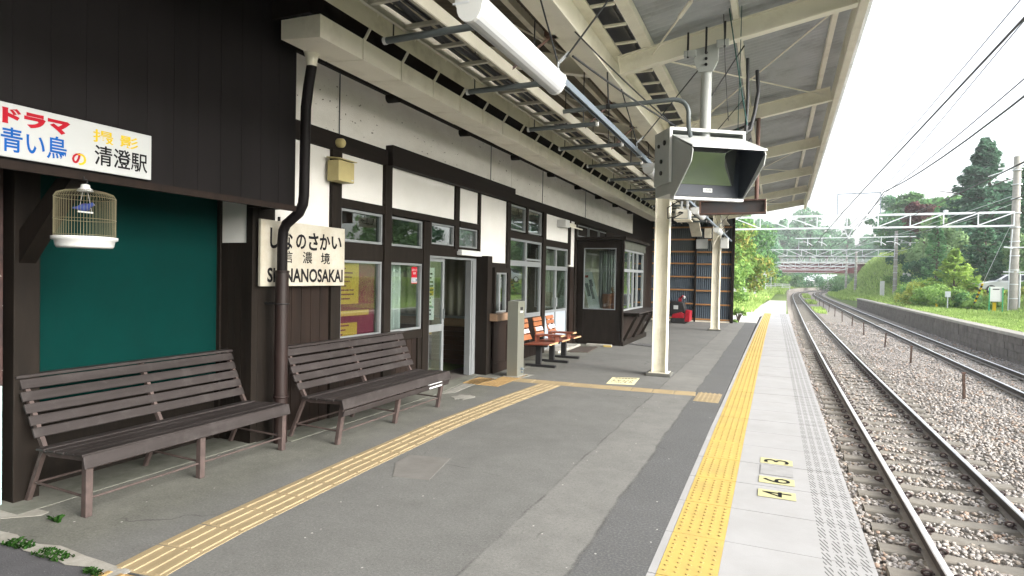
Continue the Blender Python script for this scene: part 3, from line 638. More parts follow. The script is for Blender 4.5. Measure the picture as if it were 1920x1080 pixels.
def curtain(label, x, y0, y1, z0, z1, m, folds=9, amp=.03, xaxis=False):
    n_ = folds*8; V = []
    for k in range(n_+1):
        s_ = k/n_; a_ = amp*math.sin(s_*folds*2*math.pi)*(1+.4*math.sin(s_*17)); 
        for z in (z0, (z0+z1)/2, z1): V.append((x+a_*(1.2 if z == z0 else 1), y0+(y1-y0)*s_, z) if not xaxis else (y0+(y1-y0)*s_, x+a_, z))
    b = MB(); b.add(V, [(k*3+j, k*3+3+j, k*3+4+j, k*3+1+j) for k in range(n_) for j in range(2)], 0, True)
    o = b.build('curtain', m); s2 = o.modifiers.new('thickness', 'SOLIDIFY'); s2.thickness = .003
    return tag(o, label, 'curtain', 'curtains behind the glass')
curtain('olive grey curtain above the tan rail inside the open doorway', 9.54, -6.5, -4.6, .86, 2.05, M['curtain'], 11, .03, True)
curtain('pale curtain behind the second waiting room window', -4.58, 6.42, 6.85, .7, 1.8, M['poster_w'], 4)
curtain('pale curtain drawn behind the left half of the blue panelled door', -4.60, 12.05, 12.75, .9, 2.2, M['curtain'], 8)
curtain('cream curtain bunched behind the right half of the blue panelled door', -4.62, 12.80, 13.2, .9, 2.2, M['curtain'], 5)
# posters on a board behind the first window
t = thing('poster_board', 'board of ochre and maroon posters behind the first window', 'notice board', (-4.55, 5.8, .84))
b = MB(); b.box(-4.56, -4.54, 5.46, 6.22, .84, 1.75); b.build('board', M['poster_m'], t)
b = MB(); b.box(-4.54, -4.536, 5.47, 5.90, 1.24, 1.74); b.box(-4.54, -4.536, 5.47, 5.88, .86, 1.02); b.box(-4.54, -4.535, 5.47, 6.1, 1.10, 1.16); b.build('poster', M['poster_y'], t)
b = MB(); r_ = random.Random(21)
for y0q, y1q, z0q, z1q in ((5.52, 5.86, 1.28, 1.66), (5.52, 5.84, .88, 1.0)):
    zq = z1q
    while zq > z0q:
        b.box(-4.5355, -4.535, y0q, y0q+(y1q-y0q)*r_.uniform(.3, 1), zq-.018, zq); zq -= .05
b.build('print', M['poster_m'], t)
t = thing('door_notice', 'white printed notice taped inside the sliding door glass', 'notice', (WX-.05, 7.6, .95))
b = MB(); b.box(WX-.060, WX-.057, 7.42, 7.62, .95, 1.70); b.build('sheet', M['poster_w'], t)
b = MB(); r_ = random.Random(4)
for k in range(11): b.box(WX-.0565, WX-.056, 7.44, 7.44+r_.uniform(.08,.16), 1.02+k*.058, 1.045+k*.058)
b.build('print', M['ink'], t)
b = MB(); b.box(WX-.0568, WX-.0563, 7.45, 7.6, 1.30, 1.42); b.build('yellow_patch', M['yelpaint'], t)
b = MB(); b.box(WX-.0568, WX-.0563, 7.44, 7.6, 1.12, 1.15); b.build('green_patch', M['green'], t)
t = thing('security_sticker', 'small red and blue security sticker in the second window', 'sticker', (WX-.016, 7.02, 1.48))
b = MB(); b.box(WX-.0175, WX-.0165, 6.95, 7.09, 1.555, 1.70); b.box(WX-.0175, WX-.0165, 6.95, 7.09, 1.475, 1.487); b.build('red_part', M['red'], t)
b = MB(); b.box(WX-.0175, WX-.0165, 6.95, 7.09, 1.487, 1.555); b.build('pale_part', M['signwhite'], t)
PLY = lambda x: (lambda u, v: (x, u, v))
b = MB(); letters(b, '防犯カメラ', PLY(WX-.0160), 6.96, 7.08, 1.645, 1.675, 0, .01); letters(b, '設置', PLY(WX-.0160), 6.99, 7.05, 1.60, 1.63, 0, .01); b.build('lettering', M['signwhite'], t)
b = MB(); letters(b, 'SECOM', PLY(WX-.0160), 6.957, 7.083, 1.495, 1.547, 0, .01); b.build('lettering', mat('navy_ink', (.0,.06,.14), .5), t)

# recessed bay on the left with the boarded green panel, and the dark hood over it
RX = -4.86
bpart('recess_wall', M['darkwood'], (RX-.06, RX, -2, 4.24, 0, 4.4), (RX-.0, WX-.06, 4.20, 4.24, 0, 4.4))
bpart('green_panel', M['teal'], (RX, RX+.02, 2.60, 4.16, .60, 2.30), bevel=.004)
bpart('green_panel_edge', M['darkwood'], (RX, RX+.035, 2.57, 2.60, .6, 2.4))
bpart('plaster_panel', M['plaster'], (-4.80, WX-.02, 4.185, 4.20, 1.86, 2.30))
bpart('side_boarding', M['darkwood'], *[(-4.80+.085*k+.002, -4.80+.085*k+.083, 4.178, 4.20, 0, 1.86) for k in range(4)])
bpart('post', M['darkwood'], (-4.86, -4.80, 4.16, 4.20, 0, 2.4), (WX-.02, WX+.055, 4.17, 4.24, 0, 2.6))
bpart('post', M['darkwood'], (-4.82, -4.66, 2.40, 2.56, 0, 2.6), bevel=.006)
bpart('door_post', M['oldpost'], (-4.80, -4.70, 2.22, 2.36, .80, 2.6), bevel=.006)
bpart('teal_skirting', mat('pale_teal_board', (.35,.50,.48), .6, (.25,.38,.36), 6, .6), (-4.80, -4.70, 2.27, 2.355, 0, .80))
b = MB(); b.hexa([(-4.66, 2.43, 1.62), (-4.66, 2.53, 1.62), (-4.66, 2.53, 1.84), (-4.66, 2.43, 1.84)], [(-4.10, 2.43, 2.17), (-4.10, 2.53, 2.17), (-4.26, 2.53, 2.17), (-4.26, 2.43, 2.17)]); b.build('knee_brace', M['darkwood'], B)
# hood siding: vertical ribbed boards
HX = -4.03
b = MB(); n_ = 62; y0_ = -2.0; 
for k in range(n_):
    ya_ = y0_+k*(4.30-y0_)/n_; yb_ = y0_+(k+1)*(4.30-y0_)/n_; b.box(HX-.02, HX+(.0 if k % 2 else .002), ya_, yb_, 2.17, 4.25)
b.box(HX-.05, HX-.015, -2, 4.298, 2.165, 4.25)
b.box(HX-.83, HX-.05, 4.26, 4.295, 2.17, 4.25)
b.build('hood_siding', M['hood'], B)
bpart('hood_soffit', M['darkwood'], (RX, HX-.05, -2, 4.26, 2.28, 2.31), (HX-.10, HX-.055, -2, 4.255, 2.172, 2.28), (WX+.02, HX-.06, 4.14, 4.2, 2.18, 2.28))
bpart('hood_rail', M['board'], (HX-.02, HX+.018, -2, 4.30, 2.15, 2.20))
b = MB(); b.box(-6, HX, -2.2, 4.28, 4.25, 4.3); b.box(-6, -5.95, -2.2, 4.3, 0, 4.25); b.build('roof', M['darkwood'], B)

# ------------------------------------------------------------------ signs on the wall
t = thing('drama_sign', 'white board with coloured hand-painted lettering on the dark hood', 'sign', (HX+.03, 2.42, 2.21))
X = HX+.036
b = MB(); b.box(HX+.012, X, 1.93, 2.885, 2.215, 2.52); b.build('board', M['signwhite'], t, bevel=.003)
P_ = lambda u, v: (X+.0015, u, v)
b = MB(); letters(b, 'ドラマ', P_, 1.995, 2.355, 2.400, 2.494, 0, .065); b.build('red_lettering', M['red'], t)
b = MB(); letters(b, '青い鳥', P_, 1.99, 2.335, 2.245, 2.385, 0, .014); b.build('blue_lettering', M['blue'], t)
b = MB(); letters(b, '撮 影', P_, 2.49, 2.79, 2.400, 2.482, 0, .016); b.build('yellow_lettering', M['yelpaint'], t)
b = MB(); letters(b, '清澄駅', P_, 2.50, 2.855, 2.255, 2.385, 0, .013); b.build('black_lettering', M['ink'], t)
v, f = text_mesh('の', .03); a = np.array(v); lo, hi = a.min(0), a.max(0)
vv = [P_(2.365+(q_[0]-lo[0])/(hi[0]-lo[0])*.085, 2.235+(q_[1]-lo[1])/(hi[1]-lo[1])*.075) for q_ in v]
fl = [q_ for q_ in f if sum(v[k][0] for k in q_)/len(q_) < (lo[0]*.45+hi[0]*.55)]; fr2 = [q_ for q_ in f if q_ not in fl]
b = MB(); b.add(vv, fl, 0); b.add(vv, fr2, 1); b.build('two_colour_letter', [M['red'], M['yelpaint']], t)
t = thing('station_sign', 'weathered white board with black station name in three lines', 'sign', (-4.33, 4.79, 1.46))
b = MB(); b.box(-4.365, -4.333, 4.20, 5.385, 1.46, 2.08); b.build('board', M['signold'], t, bevel=.004)
b = MB(); b.box(-4.43, -4.366, 4.28, 4.32, 1.5, 2.0); b.box(-4.43, -4.366, 5.28, 5.33, 1.5, 2.0); b.box(-4.35, -4.33, 4.42, 4.435, 2.08, 2.12); b.build('bracket', M['black'], t)
P_ = lambda u, v: (-4.3315, u, v)
cols = []
b = MB()
for ch, u0, u1, v0, v1 in (('し',4.31,4.43,1.815,2.01), ('な',4.465,4.60,1.81,2.00), ('の',4.645,4.785,1.825,1.975), ('さ',4.82,4.965,1.82,2.0), ('か',4.985,5.145,1.83,2.0), ('い',5.165,5.33,1.85,1.985)): letters(b, ch, P_, u0, u1, v0, v1, 0, .028)
b.build('kana_lettering', M['ink'], t)
b = MB()
for ch, u0, u1 in (('信',4.475,4.60), ('濃',4.74,4.875), ('境',5.005,5.145)): letters(b, ch, P_, u0, u1, 1.685, 1.805, 0, .012)
b.build('kanji_lettering', M['ink'], t)
b = MB(); letters(b, 'SHINANOSAKAI', P_, 4.28, 5.355, 1.495, 1.635, 0, .030); b.build('roman_lettering', M['ink'], t)

# bird cage with the blue bird
t = thing('bird_cage', 'wire bird cage with white base and a blue bird, hung under the hood', 'bird cage', (-4.0, 2.45, 1.72))
cx0, cy0 = -4.0, 2.45
b = MB(); b.lathe([(.0,1.722),(.148,1.722),(.155,1.735),(.160,1.765),(.176,1.772),(.177,1.79),(.168,1.792),(.150,1.78),(0,1.775)], (cx0,cy0,0), 40); b.build('base_tray', M['white'], t)
b = MB()
for k in range(64):
    a_ = 2*math.pi*k/64; ca, sa = math.cos(a_), math.sin(a_)
    b.tube([(cx0+.163*ca, cy0+.163*sa, 1.785), (cx0+.163*ca, cy0+.163*sa, 2.04), (cx0+.150*ca, cy0+.150*sa, 2.062), (cx0+.11*ca, cy0+.11*sa, 2.077), (cx0+.04*ca, cy0+.04*sa, 2.088)], .0010, 4)
for z, r_ in ((1.80,.164), (1.90,.165), (2.035,.164)): b.tube([(cx0+r_*math.cos(2*math.pi*k/40), cy0+r_*math.sin(2*math.pi*k/40), z) for k in range(40)], .0016, 5, closed=True)
b.build('wire_bars', mat('brassy_wire', (.22,.20,.12), .5, (.16,.145,.09), 9, .5, metal=.3), t)
b = MB(); b.lathe([(.045,2.078),(.042,2.09),(.026,2.10),(.024,2.118),(.016,2.122),(0,2.122)], (cx0,cy0,0), 18); b.build('top_cap', M['white'], t)
b = MB(); b.tube([(cx0,cy0+.0,2.12),(cx0,cy0+.012,2.135),(cx0,cy0+.008,2.152),(cx0,cy0-.01,2.152),(cx0,cy0-.01,2.17)], .003, 6); b.build('hook', M['wire'], t)
b = MB(); b.box(cx0-.006, cx0+.006, cy0-.045, cy0+.045, 1.943, 1.952); b.tube([(cx0,cy0-.04,1.95),(cx0,cy0-.015,2.075)], .0012, 4); b.tube([(cx0,cy0+.04,1.95),(cx0,cy0+.015,2.075)], .0012, 4); b.build('swing', M['white'], t)
bd = thing('toy_bird', 'small blue bird sitting on the swing inside the wire cage', 'bird', (cx0, cy0, 1.953))
b = MB(); prof = [(-.075,.005,.012),(-.05,.010,.014),(-.025,.022,.020),(0,.026,.022),(.020,.022,.026),(.032,.017,.040),(.045,.013,.046),(.055,.005,.044)]
n_ = 12; vs = []
for u, r_, h_ in prof:
    for j in range(n_): vs.append((cx0+r_*.8*math.cos(2*math.pi*j/n_), cy0+u, 1.955+h_+r_*math.sin(2*math.pi*j/n_)))
b.add(vs, [(k*n_+j, k*n_+(j+1) % n_, (k+1)*n_+(j+1) % n_, (k+1)*n_+j) for k in range(len(prof)-1) for j in range(n_)], 0, True)
b.build('body', mat('blue_feathers', (.02,.025,.13), .6, (.015,.06,.20), 60, .6), bd)
b = MB(); b.lathe([(0,0),(.004,0),(0,.012)], (cx0, cy0+.056, 1.995), 6); b.build('beak', M['boxyel'], bd)

# beige junction box with a round lamp over it
t = thing('junction_box', 'beige metal box with sloped lid on the post under the beam', 'electrical box', (-4.36, 5.29, 2.58))
b = MB(); b.box(-4.415, -4.26, 5.18, 5.44, 2.58, 2.80); b.build('box', M['boxyel'], t, bevel=.006)
b = MB(); b.hexa([(-4.415,5.165,2.825),(-4.235,5.165,2.805),(-4.235,5.165,2.815),(-4.415,5.165,2.84)], [(-4.415,5.455,2.825),(-4.235,5.455,2.805),(-4.235,5.455,2.815),(-4.415,5.455,2.84)]); b.build('lid', M['boxyel'], t)
b = MB(); b.box(-4.2605, -4.2585, 5.39, 5.425, 2.60, 2.615); b.build('maker_plate', M['signwhite'], t)
b = MB(); b.tube([(-4.42,5.36,3.02),(-4.36,5.36,3.015),(-4.34,5.36,3.01)], [.05,.05,.03], 14); tag(b.build('alarm_bell', M['boxyel']), 'small round beige fitting on the beam above the junction box', 'fitting')
t = thing('power_box', 'small white box with a short pipe high on the wall by the kiosk', 'electrical box', (-4.3, 12.9, 2.70))
b = MB(); b.box(-4.45, -4.25, 12.75, 13.05, 2.72, 2.88); b.build('box', M['white'], t, bevel=.006)
b = MB(); b.tube([(-4.28, 13.05, 2.76), (-4.28, 14.1, 2.76)], .016, 8); b.box(-4.45, -4.40, 13.1, 14.0, 2.79, 2.87); b.build('pipe', M['cream'], t)

# down pipe from the gutter
b = MB(); Y = 4.345
b.tube([(-3.895,Y,3.56),(-3.895,Y,3.46),(-3.93,Y,3.28),(-3.955,Y,3.10),(-3.965,Y,2.30),(-3.975,Y,2.22),(-4.02,Y,2.14),(-4.17,Y,2.04),(-4.205,Y,1.98),(-4.215,Y,1.88),(-4.215,Y,1.60)], .046, 16)
t = thing('down_pipe', 'dark brown drain pipe kinked round the hood in front of the name board', 'drain pipe', (-4.215, Y, 0))
b.build('upper_pipe', M['hood'], t)
b = MB(); b.tube([(-4.215,Y,1.61),(-4.215,Y,0)], .060, 18); b.lathe([(.061,0),(.067,0),(.067,.018),(.061,.018)], (-4.215,Y,1.59), 18); b.lathe([(.061,0),(.068,0),(.068,.02),(.061,.02)], (-4.215,Y,.42), 18); b.build('lower_pipe', mat('red_brown_pipe', (.018,.0095,.008), .5, (.012,.007,.006), 5, .7), t)
b = MB(); b.lathe([(.075,0),(.05,-.08),(.048,-.14)], (-3.895,Y,3.60), 18); b.build('funnel', M['cream'], t)
b = MB(); b.box(-4.45,-4.2,Y-.03,Y-.01,1.29,1.31); b.tube([(-4.215+.064*math.cos(2*math.pi*k/16), Y+.064*math.sin(2*math.pi*k/16), 1.30) for k in range(16)], .006, 5, closed=True); b.build('pipe_clip', M['black'], t)

# ------------------------------------------------------------------ slatted benches
def bench(label, x, y0, y1, frames, seat_z, splay, seed):
    """x = front edge of the seat"""
    t = thing('bench', label, 'bench', (x-.3, (y0+y1)/2, 0), 'slatted benches along the station wall')
    r_ = random.Random(seed)
    zz = seat_z
    sx = [x-.035, x-.135, x-.235, x-.335, x-.43]; sz = [zz+.0, zz-.004, zz-.010, zz-.015, zz-.012]
    for k in range(5):
        b = MB(); d_ = r_.uniform(-.006, .006); h0 = r_.uniform(-.002, .002)
        b.hexa([(sx[k]-.043, y0+d_, sz[k]-.010+h0-.002), (sx[k]+.043, y0+d_, sz[k]-.010+h0), (sx[k]+.043, y0+d_, sz[k]+.010+h0), (sx[k]-.043, y0+d_, sz[k]+.008+h0)],
               [(sx[k]-.043, y1+d_, sz[k]-.010+h0-.002), (sx[k]+.043, y1+d_, sz[k]-.010-h0), (sx[k]+.043, y1+d_, sz[k]+.010-h0), (sx[k]-.043, y1+d_, sz[k]+.008-h0)])
        b.build('seat_slat', M['bench'], t, bevel=.005)
    b = MB(); b.hexa([(x+.012, y0, zz-.085), (x+.030, y0, zz-.080), (x+.012, y0, zz+.002), (x-.008, y0, zz+.002)], [(x+.012, y1, zz-.085), (x+.030, y1, zz-.080), (x+.012, y1, zz+.002), (x-.008, y1, zz+.002)])
    b.build('front_slat', M['bench'], t, bevel=.004)
    if splay:
        b = MB(); b.hexa([(x-.012, y0+.02, zz-.155), (x+.008, y0+.02, zz-.150), (x+.022, y0+.02, zz-.095), (x+.002, y0+.02, zz-.098)], [(x-.012, y1-.02, zz-.155), (x+.008, y1-.02, zz-.150), (x+.022, y1-.02, zz-.095), (x+.002, y1-.02, zz-.098)])
        b.build('front_slat', M['bench'], t, bevel=.004)
    # back slats
    p0 = Vector((x-.50, 0, zz+.045)); p1 = Vector((x-.685, 0, zz+.435)); d_ = (p1-p0).normalized(); nrm = Vector((d_.z, 0, -d_.x)); L_ = (p1-p0).length
    n_ = 5; pit = L_/n_
    for k in range(n_):
        a_ = p0+d_*(pit*k+.008); c_ = p0+d_*(pit*(k+1)-.010); j0, j1 = r_.uniform(-.008,.008), r_.uniform(-.008,.008); curve = .012*math.sin(math.pi*(k+.5)/n_)
        a_ = a_-nrm*curve; c_ = c_-nrm*curve
        q_ = [a_-nrm*.009, a_+nrm*.009, c_+nrm*.009, c_-nrm*.009]
        b = MB(); b.hexa([(v.x, y0+j0, v.z) for v in q_], [(v.x, y1+j1, v.z) for v in q_]); b.build('back_slat', M['bench'], t, bevel=.005)
    b = MB(); c_ = p1+d_*.012; b.box(c_.x-.05, c_.x+.03, y0-.02, y1+.01, c_.z-.010, c_.z+.010); b.build('back_slat', M['bench'], t, bevel=.004)
    for fy in frames:
        b = MB(); wd = .042
        b.bar((x-.02, fy, zz-.012), (x-.02-.07*splay, fy, 0), wd, .048, up=(0,1,0)) if splay else b.hexa([(x-.058, fy-.022, 0), (x-.006, fy-.022, 0), (x-.006, fy+.022, 0), (x-.058, fy+.022, 0)], [(x-.046, fy-.024, zz-.02), (x-.0, fy-.024, zz-.02), (x-.0, fy+.024, zz-.02), (x-.046, fy+.024, zz-.02)])
        b.build('leg', M['benchleg'], t, bevel=.005)
        b = MB(); b.bar((x-.48, fy, zz-.03), (x-.66, fy, 0), .035, .03, up=(0,1,0)); b.build('leg', M['benchleg'], t, bevel=.004)
        b = MB()
        pts = [(x-.02, zz-.028), (x-.15, zz-.034), (x-.40, zz-.046), (x-.47, zz-.03), (x-.52, zz+.05), (x-.72, zz+.43)]
        for u, v in zip(pts[:-1], pts[1:]): b.bar((u[0], fy, u[1]), (v[0], fy, v[1]), .035, .028, up=(0,1,0))
        b.build('frame', M['benchleg'], t)
        b = MB(); b.tube([(x-.03-.05*splay, fy, .125), (x-.60, fy, .14)], .009, 8); b.build('stretcher', M['benchleg'], t)
    b = MB(); b.tube([(x-.03-.05*splay, frames[0], .115), (x-.03-.05*splay, frames[-1], .115)], .008, 8); b.tube([(x-.58, frames[0], .135), (x-.58, frames[-1], .135)], .008, 8); b.build('long_stretcher', M['benchleg'], t)
    return t
b1 = bench('dark slatted bench with upright legs in front of the green panel', -3.985, 2.43, 4.20, (2.48, 3.32, 4.16), .405, 0, 1)
b2 = bench('dark slatted bench with raked legs under the first window', -3.61, 4.47, 6.47, (4.53, 5.46, 6.36), .425, 1, 2)
b = MB(); b.box(-3.61, -3.595, 6.0, 6.28, .285, .335); tag(b.build('paper_label', M['poster_w']), 'strip of white paper stuck under the front edge of the second bench', 'label')

# ------------------------------------------------------------------ orange chairs with little tables
def chair(y, label, table):
    t = thing('chair', label, 'chair', (-3.8, y, 0), 'orange platform chairs on black pedestals')
    b = MB(); b.box(-4.06, -3.50, y-.04, y+.04, 0, .045); b.build('foot', M['black'], t, bevel=.006)
    b = MB(); b.box(-3.87, -3.77, y-.035, y+.035, .045, .38); b.build('pedestal', M['black'], t, bevel=.005)
    b = MB(); b.box(-4.02, -3.66, y-.03, y+.03, .355, .385); b.bar((-4.04, y-.12, .37), (-4.16, y-.12, .80), .03, .03, up=(0,1,0)); b.bar((-4.04, y+.12, .37), (-4.16, y+.12, .80), .03, .03, up=(0,1,0)); b.build('bracket', M['black'], t)
    b = MB(); b.hexa([(-4.02, y-.23, .395), (-3.56, y-.23, .415), (-3.545, y-.23, .435), (-4.02, y-.23, .42)], [(-4.02, y+.23, .395), (-3.56, y+.23, .415), (-3.545, y+.23, .435), (-4.02, y+.23, .42)]); b.build('seat', M['redseat'], t, bevel=.008)
    b = MB(); b.box(-3.548, -3.536, y-.23, y+.23, .412, .436); b.build('seat_edge', M['lightwood'], t)
    prof = [(-4.03,.46), (-4.075,.565), (-4.105,.665), (-4.115,.755), (-4.135,.84)]
    for k in range(4):
        (xa, za), (xb, zb) = prof[k], prof[k+1]; dz = .008
        b = MB(); b.hexa([(xa-.02, y-.21, za+dz), (xa, y-.21, za+dz), (xb, y-.21, zb-dz), (xb-.02, y-.21, zb-dz)], [(xa-.02, y+.21, za+dz), (xa, y+.21, za+dz), (xb, y+.21, zb-dz), (xb-.02, y+.21, zb-dz)])
        o = b.build('back_slat', [M['orange'], M['orange'], M['poster_w'], M['orange']][0 if k != 1 else 0], t, bevel=.004)
    xa, za, xb, zb = -4.075, .565, -4.105, .665
    b = MB(); b.hexa([(xa+.001, y-.16, za+.02), (xa+.003, y-.16, za+.02), (xb+.003, y-.16, zb-.015), (xb+.001, y-.16, zb-.015)], [(xa+.001, y+.19, za+.02), (xa+.003, y+.19, za+.02), (xb+.003, y+.19, zb-.015), (xb+.001, y+.19, zb-.015)])
    o = b.build('white_sticker', mat('sticker', (.62,.60,.66), .6, (.5,.48,.56), 12, .6), t)
    if table:
        b = MB(); b.box(-4.0, -3.50, y+.245, y+.455, .525, .55); b.box(-3.62, -3.60, y+.25, y+.45, .40, .525); b.box(-4.0, -3.98, y+.25, y+.45, .40, .525); b.build('side_table', M['redseat'], t, bevel=.004)
        b = MB(); b.box(-3.50, -3.488, y+.245, y+.455, .524, .551); b.build('table_edge', M['lightwood'], t)
chair(10.1, 'orange wooden chair nearest the steel pillar, with a small side table', True)
chair(10.8, 'orange wooden chair in the middle of the three, with a side table', True)
chair(11.5, 'orange wooden chair at the far end, in front of the blue door', False)

# ------------------------------------------------------------------ steel pillar
t = thing('card_reader_post', 'tall brushed steel pillar with a black slot in front of the ticket counter', 'pillar', (-3.79, 8.98, 0))
b = MB(); b.box(-3.885, -3.70, 8.84, 9.10, 0, 1.205); b.build('pillar', M['steel'], t, bevel=.006)
b = MB(); b.box(-3.702, -3.697, 8.92, 9.02, 1.06, 1.11); b.build('slot', M['black'], t)
b = MB(); b.box(-3.702, -3.698, 8.91, 9.03, 1.02, 1.05); b.build('plate', M['signwhite'], t)
b = MB(); b.tube([(-3.70, 8.99, .12), (-3.66, 8.99, .12)], .018, 10); b.tube([(-3.70, 8.99, .07), (-3.665, 8.99, .07)], .012, 10); b.build('lock', M['zinc'], t)
b = MB(); b.box(-3.93, -3.66, 8.80, 9.14, 0, .012); b.build('base_plate', M['patch'], t)

# ------------------------------------------------------------------ bay kiosk
K = thing('kiosk', 'dark brown boarded kiosk bay with corner windows beyond the chairs', 'kiosk', (-3.85, 15.6, 0))
x0, x1, y0, y1 = -4.40, -3.31, 14.20, 17.05
b = MB(); b.box(x0, x1, y0, y0+.05, 0, .86); b.box(x0, x1, y0, y0+.05, 2.31, 2.5); b.box(x0, -4.24, y0, y0+.05, .86, 2.31); b.box(-3.47, x1, y0, y0+.05, .86, 2.31); b2_ = MB(); b2_.box(x0, x1, y1-.05, y1, 0, 2.5); b2_.build('back_wall', M['darkwood'], K)
b.box(x0+.05, x1-.1, y0-.012, y0, .05, .10); b.box(-4.30, -4.24, y0-.012, y0, .1, .8); b.box(-3.42, x1, y0-.012, y0, 0, 2.5); b.box(-4.24, -3.42, y0-.012, y0, .78, .84); b.build('front_wall', M['darkwood'], K)
b = MB()
for k in range(19): b.box(x1-.05, x1+.004, y0+.05+k*.147, y0+.05+k*.147+.142, .12, .80)
b.build('side_boarding', M['board'], K)
bpart('sill_beam', M['darkwood'], (x1-.06, x1+.06, y0, y1, 0, .12), parent=K); bpart('side_wall', mat('grey_green_board', (.075,.08,.065), .8, (.05,.055,.045), 4, .6), (x1-.05, x1, y0+.05, y1, 2.31, 2.52), parent=K); bpart('corner_post', M['darkwood'], (x1-.06, x1+.01, 16.72, y1, .12, 2.31), parent=K)
b = MB(); b.box(x0-.15, x1+.10, y0-.12, y1+.1, 2.52, 2.585); b.build('roof', M['darkwood'], K)
b = MB(); b.tube([(x1+.03, y0-.02, 2.5), (x1+.04, y0-.02, 2.35), (x1+.03, y0-.02, 2.2), (x1+.03, y0-.02, .1)], .03, 10); b.build('drain_pipe', M['darkwood'], K)
wf = MB(); 
for q_ in ((-4.245, -4.225, .85, 2.32), (-3.475, -3.455, .85, 2.32), (-4.225, -3.475, .85, .87), (-4.225, -3.475, 2.30, 2.32)): wf.box(q_[0], q_[1], y0-.02, y0+.03, q_[2], q_[3])
wf_ = wf.build('window', M['alu'], K); b = MB(); b.box(-4.23, -3.47, y0+.01, y0+.014, .86, 2.31); b.build('pane', M['glass'], wf_)
window('window', y0+.06, 16.70, .82, 2.30, x=x1, fr=.04, splits=(15.0, 15.45, 15.95), hsplits=((1.80, .07),), parent=K)
t = thing('kiosk_shelf', 'brown counter shelf on slanting struts outside the kiosk side window', 'shelf', (-3.1, 15.6, .6))
b = MB(); b.box(x1+.005, -2.88, 14.22, 17.2, .775, .80); b.build('shelf', M['bench'], t, bevel=.004)
for yk in (14.35, 15.4, 16.45):
    b = MB(); b.bar((x1+.03, yk, .10), (-2.95, yk, .76), .06, .05, up=(0,1,0)); b.build('strut', M['darkwood'], t)
    b = MB(); b.box(x1+.01, -2.9, yk-.03, yk+.03, .70, .772); b.build('bearer', M['darkwood'], t)
# inside the kiosk
b = MB(); b.box(x0, x0+.02, y0+.06, y1-.06, .1, 2.5); b.box(x0, x1-.06, y0+.06, y1-.06, .76, .80); b.box(x0, x1-.06, y0+.06, y1-.06, 2.48, 2.51); b.build('interior', M['room'], K)
t = thing('leaning_board', 'white printed poster board leaning behind the kiosk front window', 'poster', (-4.05, 14.5, .8))
b = MB(); q0 = [(-4.12, 14.42, .82), (-3.86, 14.34, .82), (-3.92, 14.30, .82+.0), (-4.16, 14.40, .82)]
def lb(u, v, d=0): return Vector((-3.98, 14.34, .81))+Vector((-.26, .05, .93))*v+Vector((.20, .02, .03))*u*.95+Vector((0,-1,0))*d
b.hexa([lb(-.7,0), lb(.7,0), lb(.7,1), lb(-.7,1)], [lb(-.7,0,.015), lb(.7,0,.015), lb(.7,1,.015), lb(-.7,1,.015)]); b.build('board', M['poster_w'], t)
b = MB()
for u0, u1, v0, v1 in ((-.5,-.1,.38,.72), (0,.35,.30,.66), (.1,.5,.62,.80)): b.add([lb(u0,v0,.017), lb(u1,v0,.017), lb(u1,v1,.017), lb(u0,v1,.017)], [(0,1,2,3)])
b.build('dark_picture', mat('dark_photo_print', (.05,.06,.08), .5, (.15,.16,.18), 30, .8), t)
b = MB(); b.add([lb(-.25,.86,.017), lb(.15,.86,.017), lb(.15,.92,.017), lb(-.25,.92,.017)], [(0,1,2,3)]); b.build('red_title', M['red'], t)
for k, (px, py, r_, h_, lb_) in enumerate(((-3.72, 14.42, .11, .42, 'tall reddish clay pot standing inside the kiosk front window'), (-3.56, 14.55, .10, .44, 'clay pot with dried brown stems at the kiosk corner'))):
    t = thing('clay_pot', lb_, 'pot', (px, py, .8)); b = MB(); b.lathe([(0,0),(r_*.8,0),(r_,h_*.6),(r_*1.05,h_),(r_*.95,h_),(r_*.9,h_*.9),(0,h_*.85)], (px,py,.8), 18); b.build('pot', M['terra'], t)
    if k:
        b = MB(); r2 = random.Random(5)
        for q_ in range(14): b.tube([(px+r2.uniform(-.05,.05), py, 1.18), (px+r2.uniform(-.1,.1), py+r2.uniform(-.08,.08), 1.28+r2.uniform(0,.12))], .008, 5)
        b.build('dried_stems', mat('dry_stem', (.16,.09,.05), .9), t)
curtain('long grey curtain hanging inside the kiosk front window', 14.75, -4.02, -3.62, .85, 2.28, M['curtaingrey'], 6, .025, True)

# things on the ground by the kiosk
t = thing('door_mat', 'dark brown mat lying on the ground in front of the blue door', 'mat', (-3.88, 13.0, 0))
b = MB(); sheet(b, [(-4.03,12.40), (-3.62,12.55), (-3.70,13.60), (-4.10,13.50)], .020, 0, .018); b.build('mat', mat('mat_fibre', (.045,.035,.03), .95, (.07,.055,.045), 20, .8), t)
t = thing('metal_plate', 'shiny thin metal plate on the ground by the kiosk corner', 'plate', (-2.9, 14.7, 0))
b = MB(); sheet(b, [(-3.22,14.72), (-2.62,14.40), (-2.60,14.75), (-3.0,15.0)], .02, 0, .012); b.build('plate', mat('shiny_plate', (.7,.72,.74), .25, metal=.8), t)
tag(MB().box(-4.05,-3.45,13.85,13.98,.0,.05).build('step_stone', M['kerb'], bevel=.01), 'narrow concrete step stone in front of the kiosk', 'step')
b = MB(); b.box(-3.62,-3.44,13.80,13.86,.0,.04); tag(b.build('yellow_block', M['yellow'], bevel=.004), 'small yellow block at the end of the kiosk step', 'block')

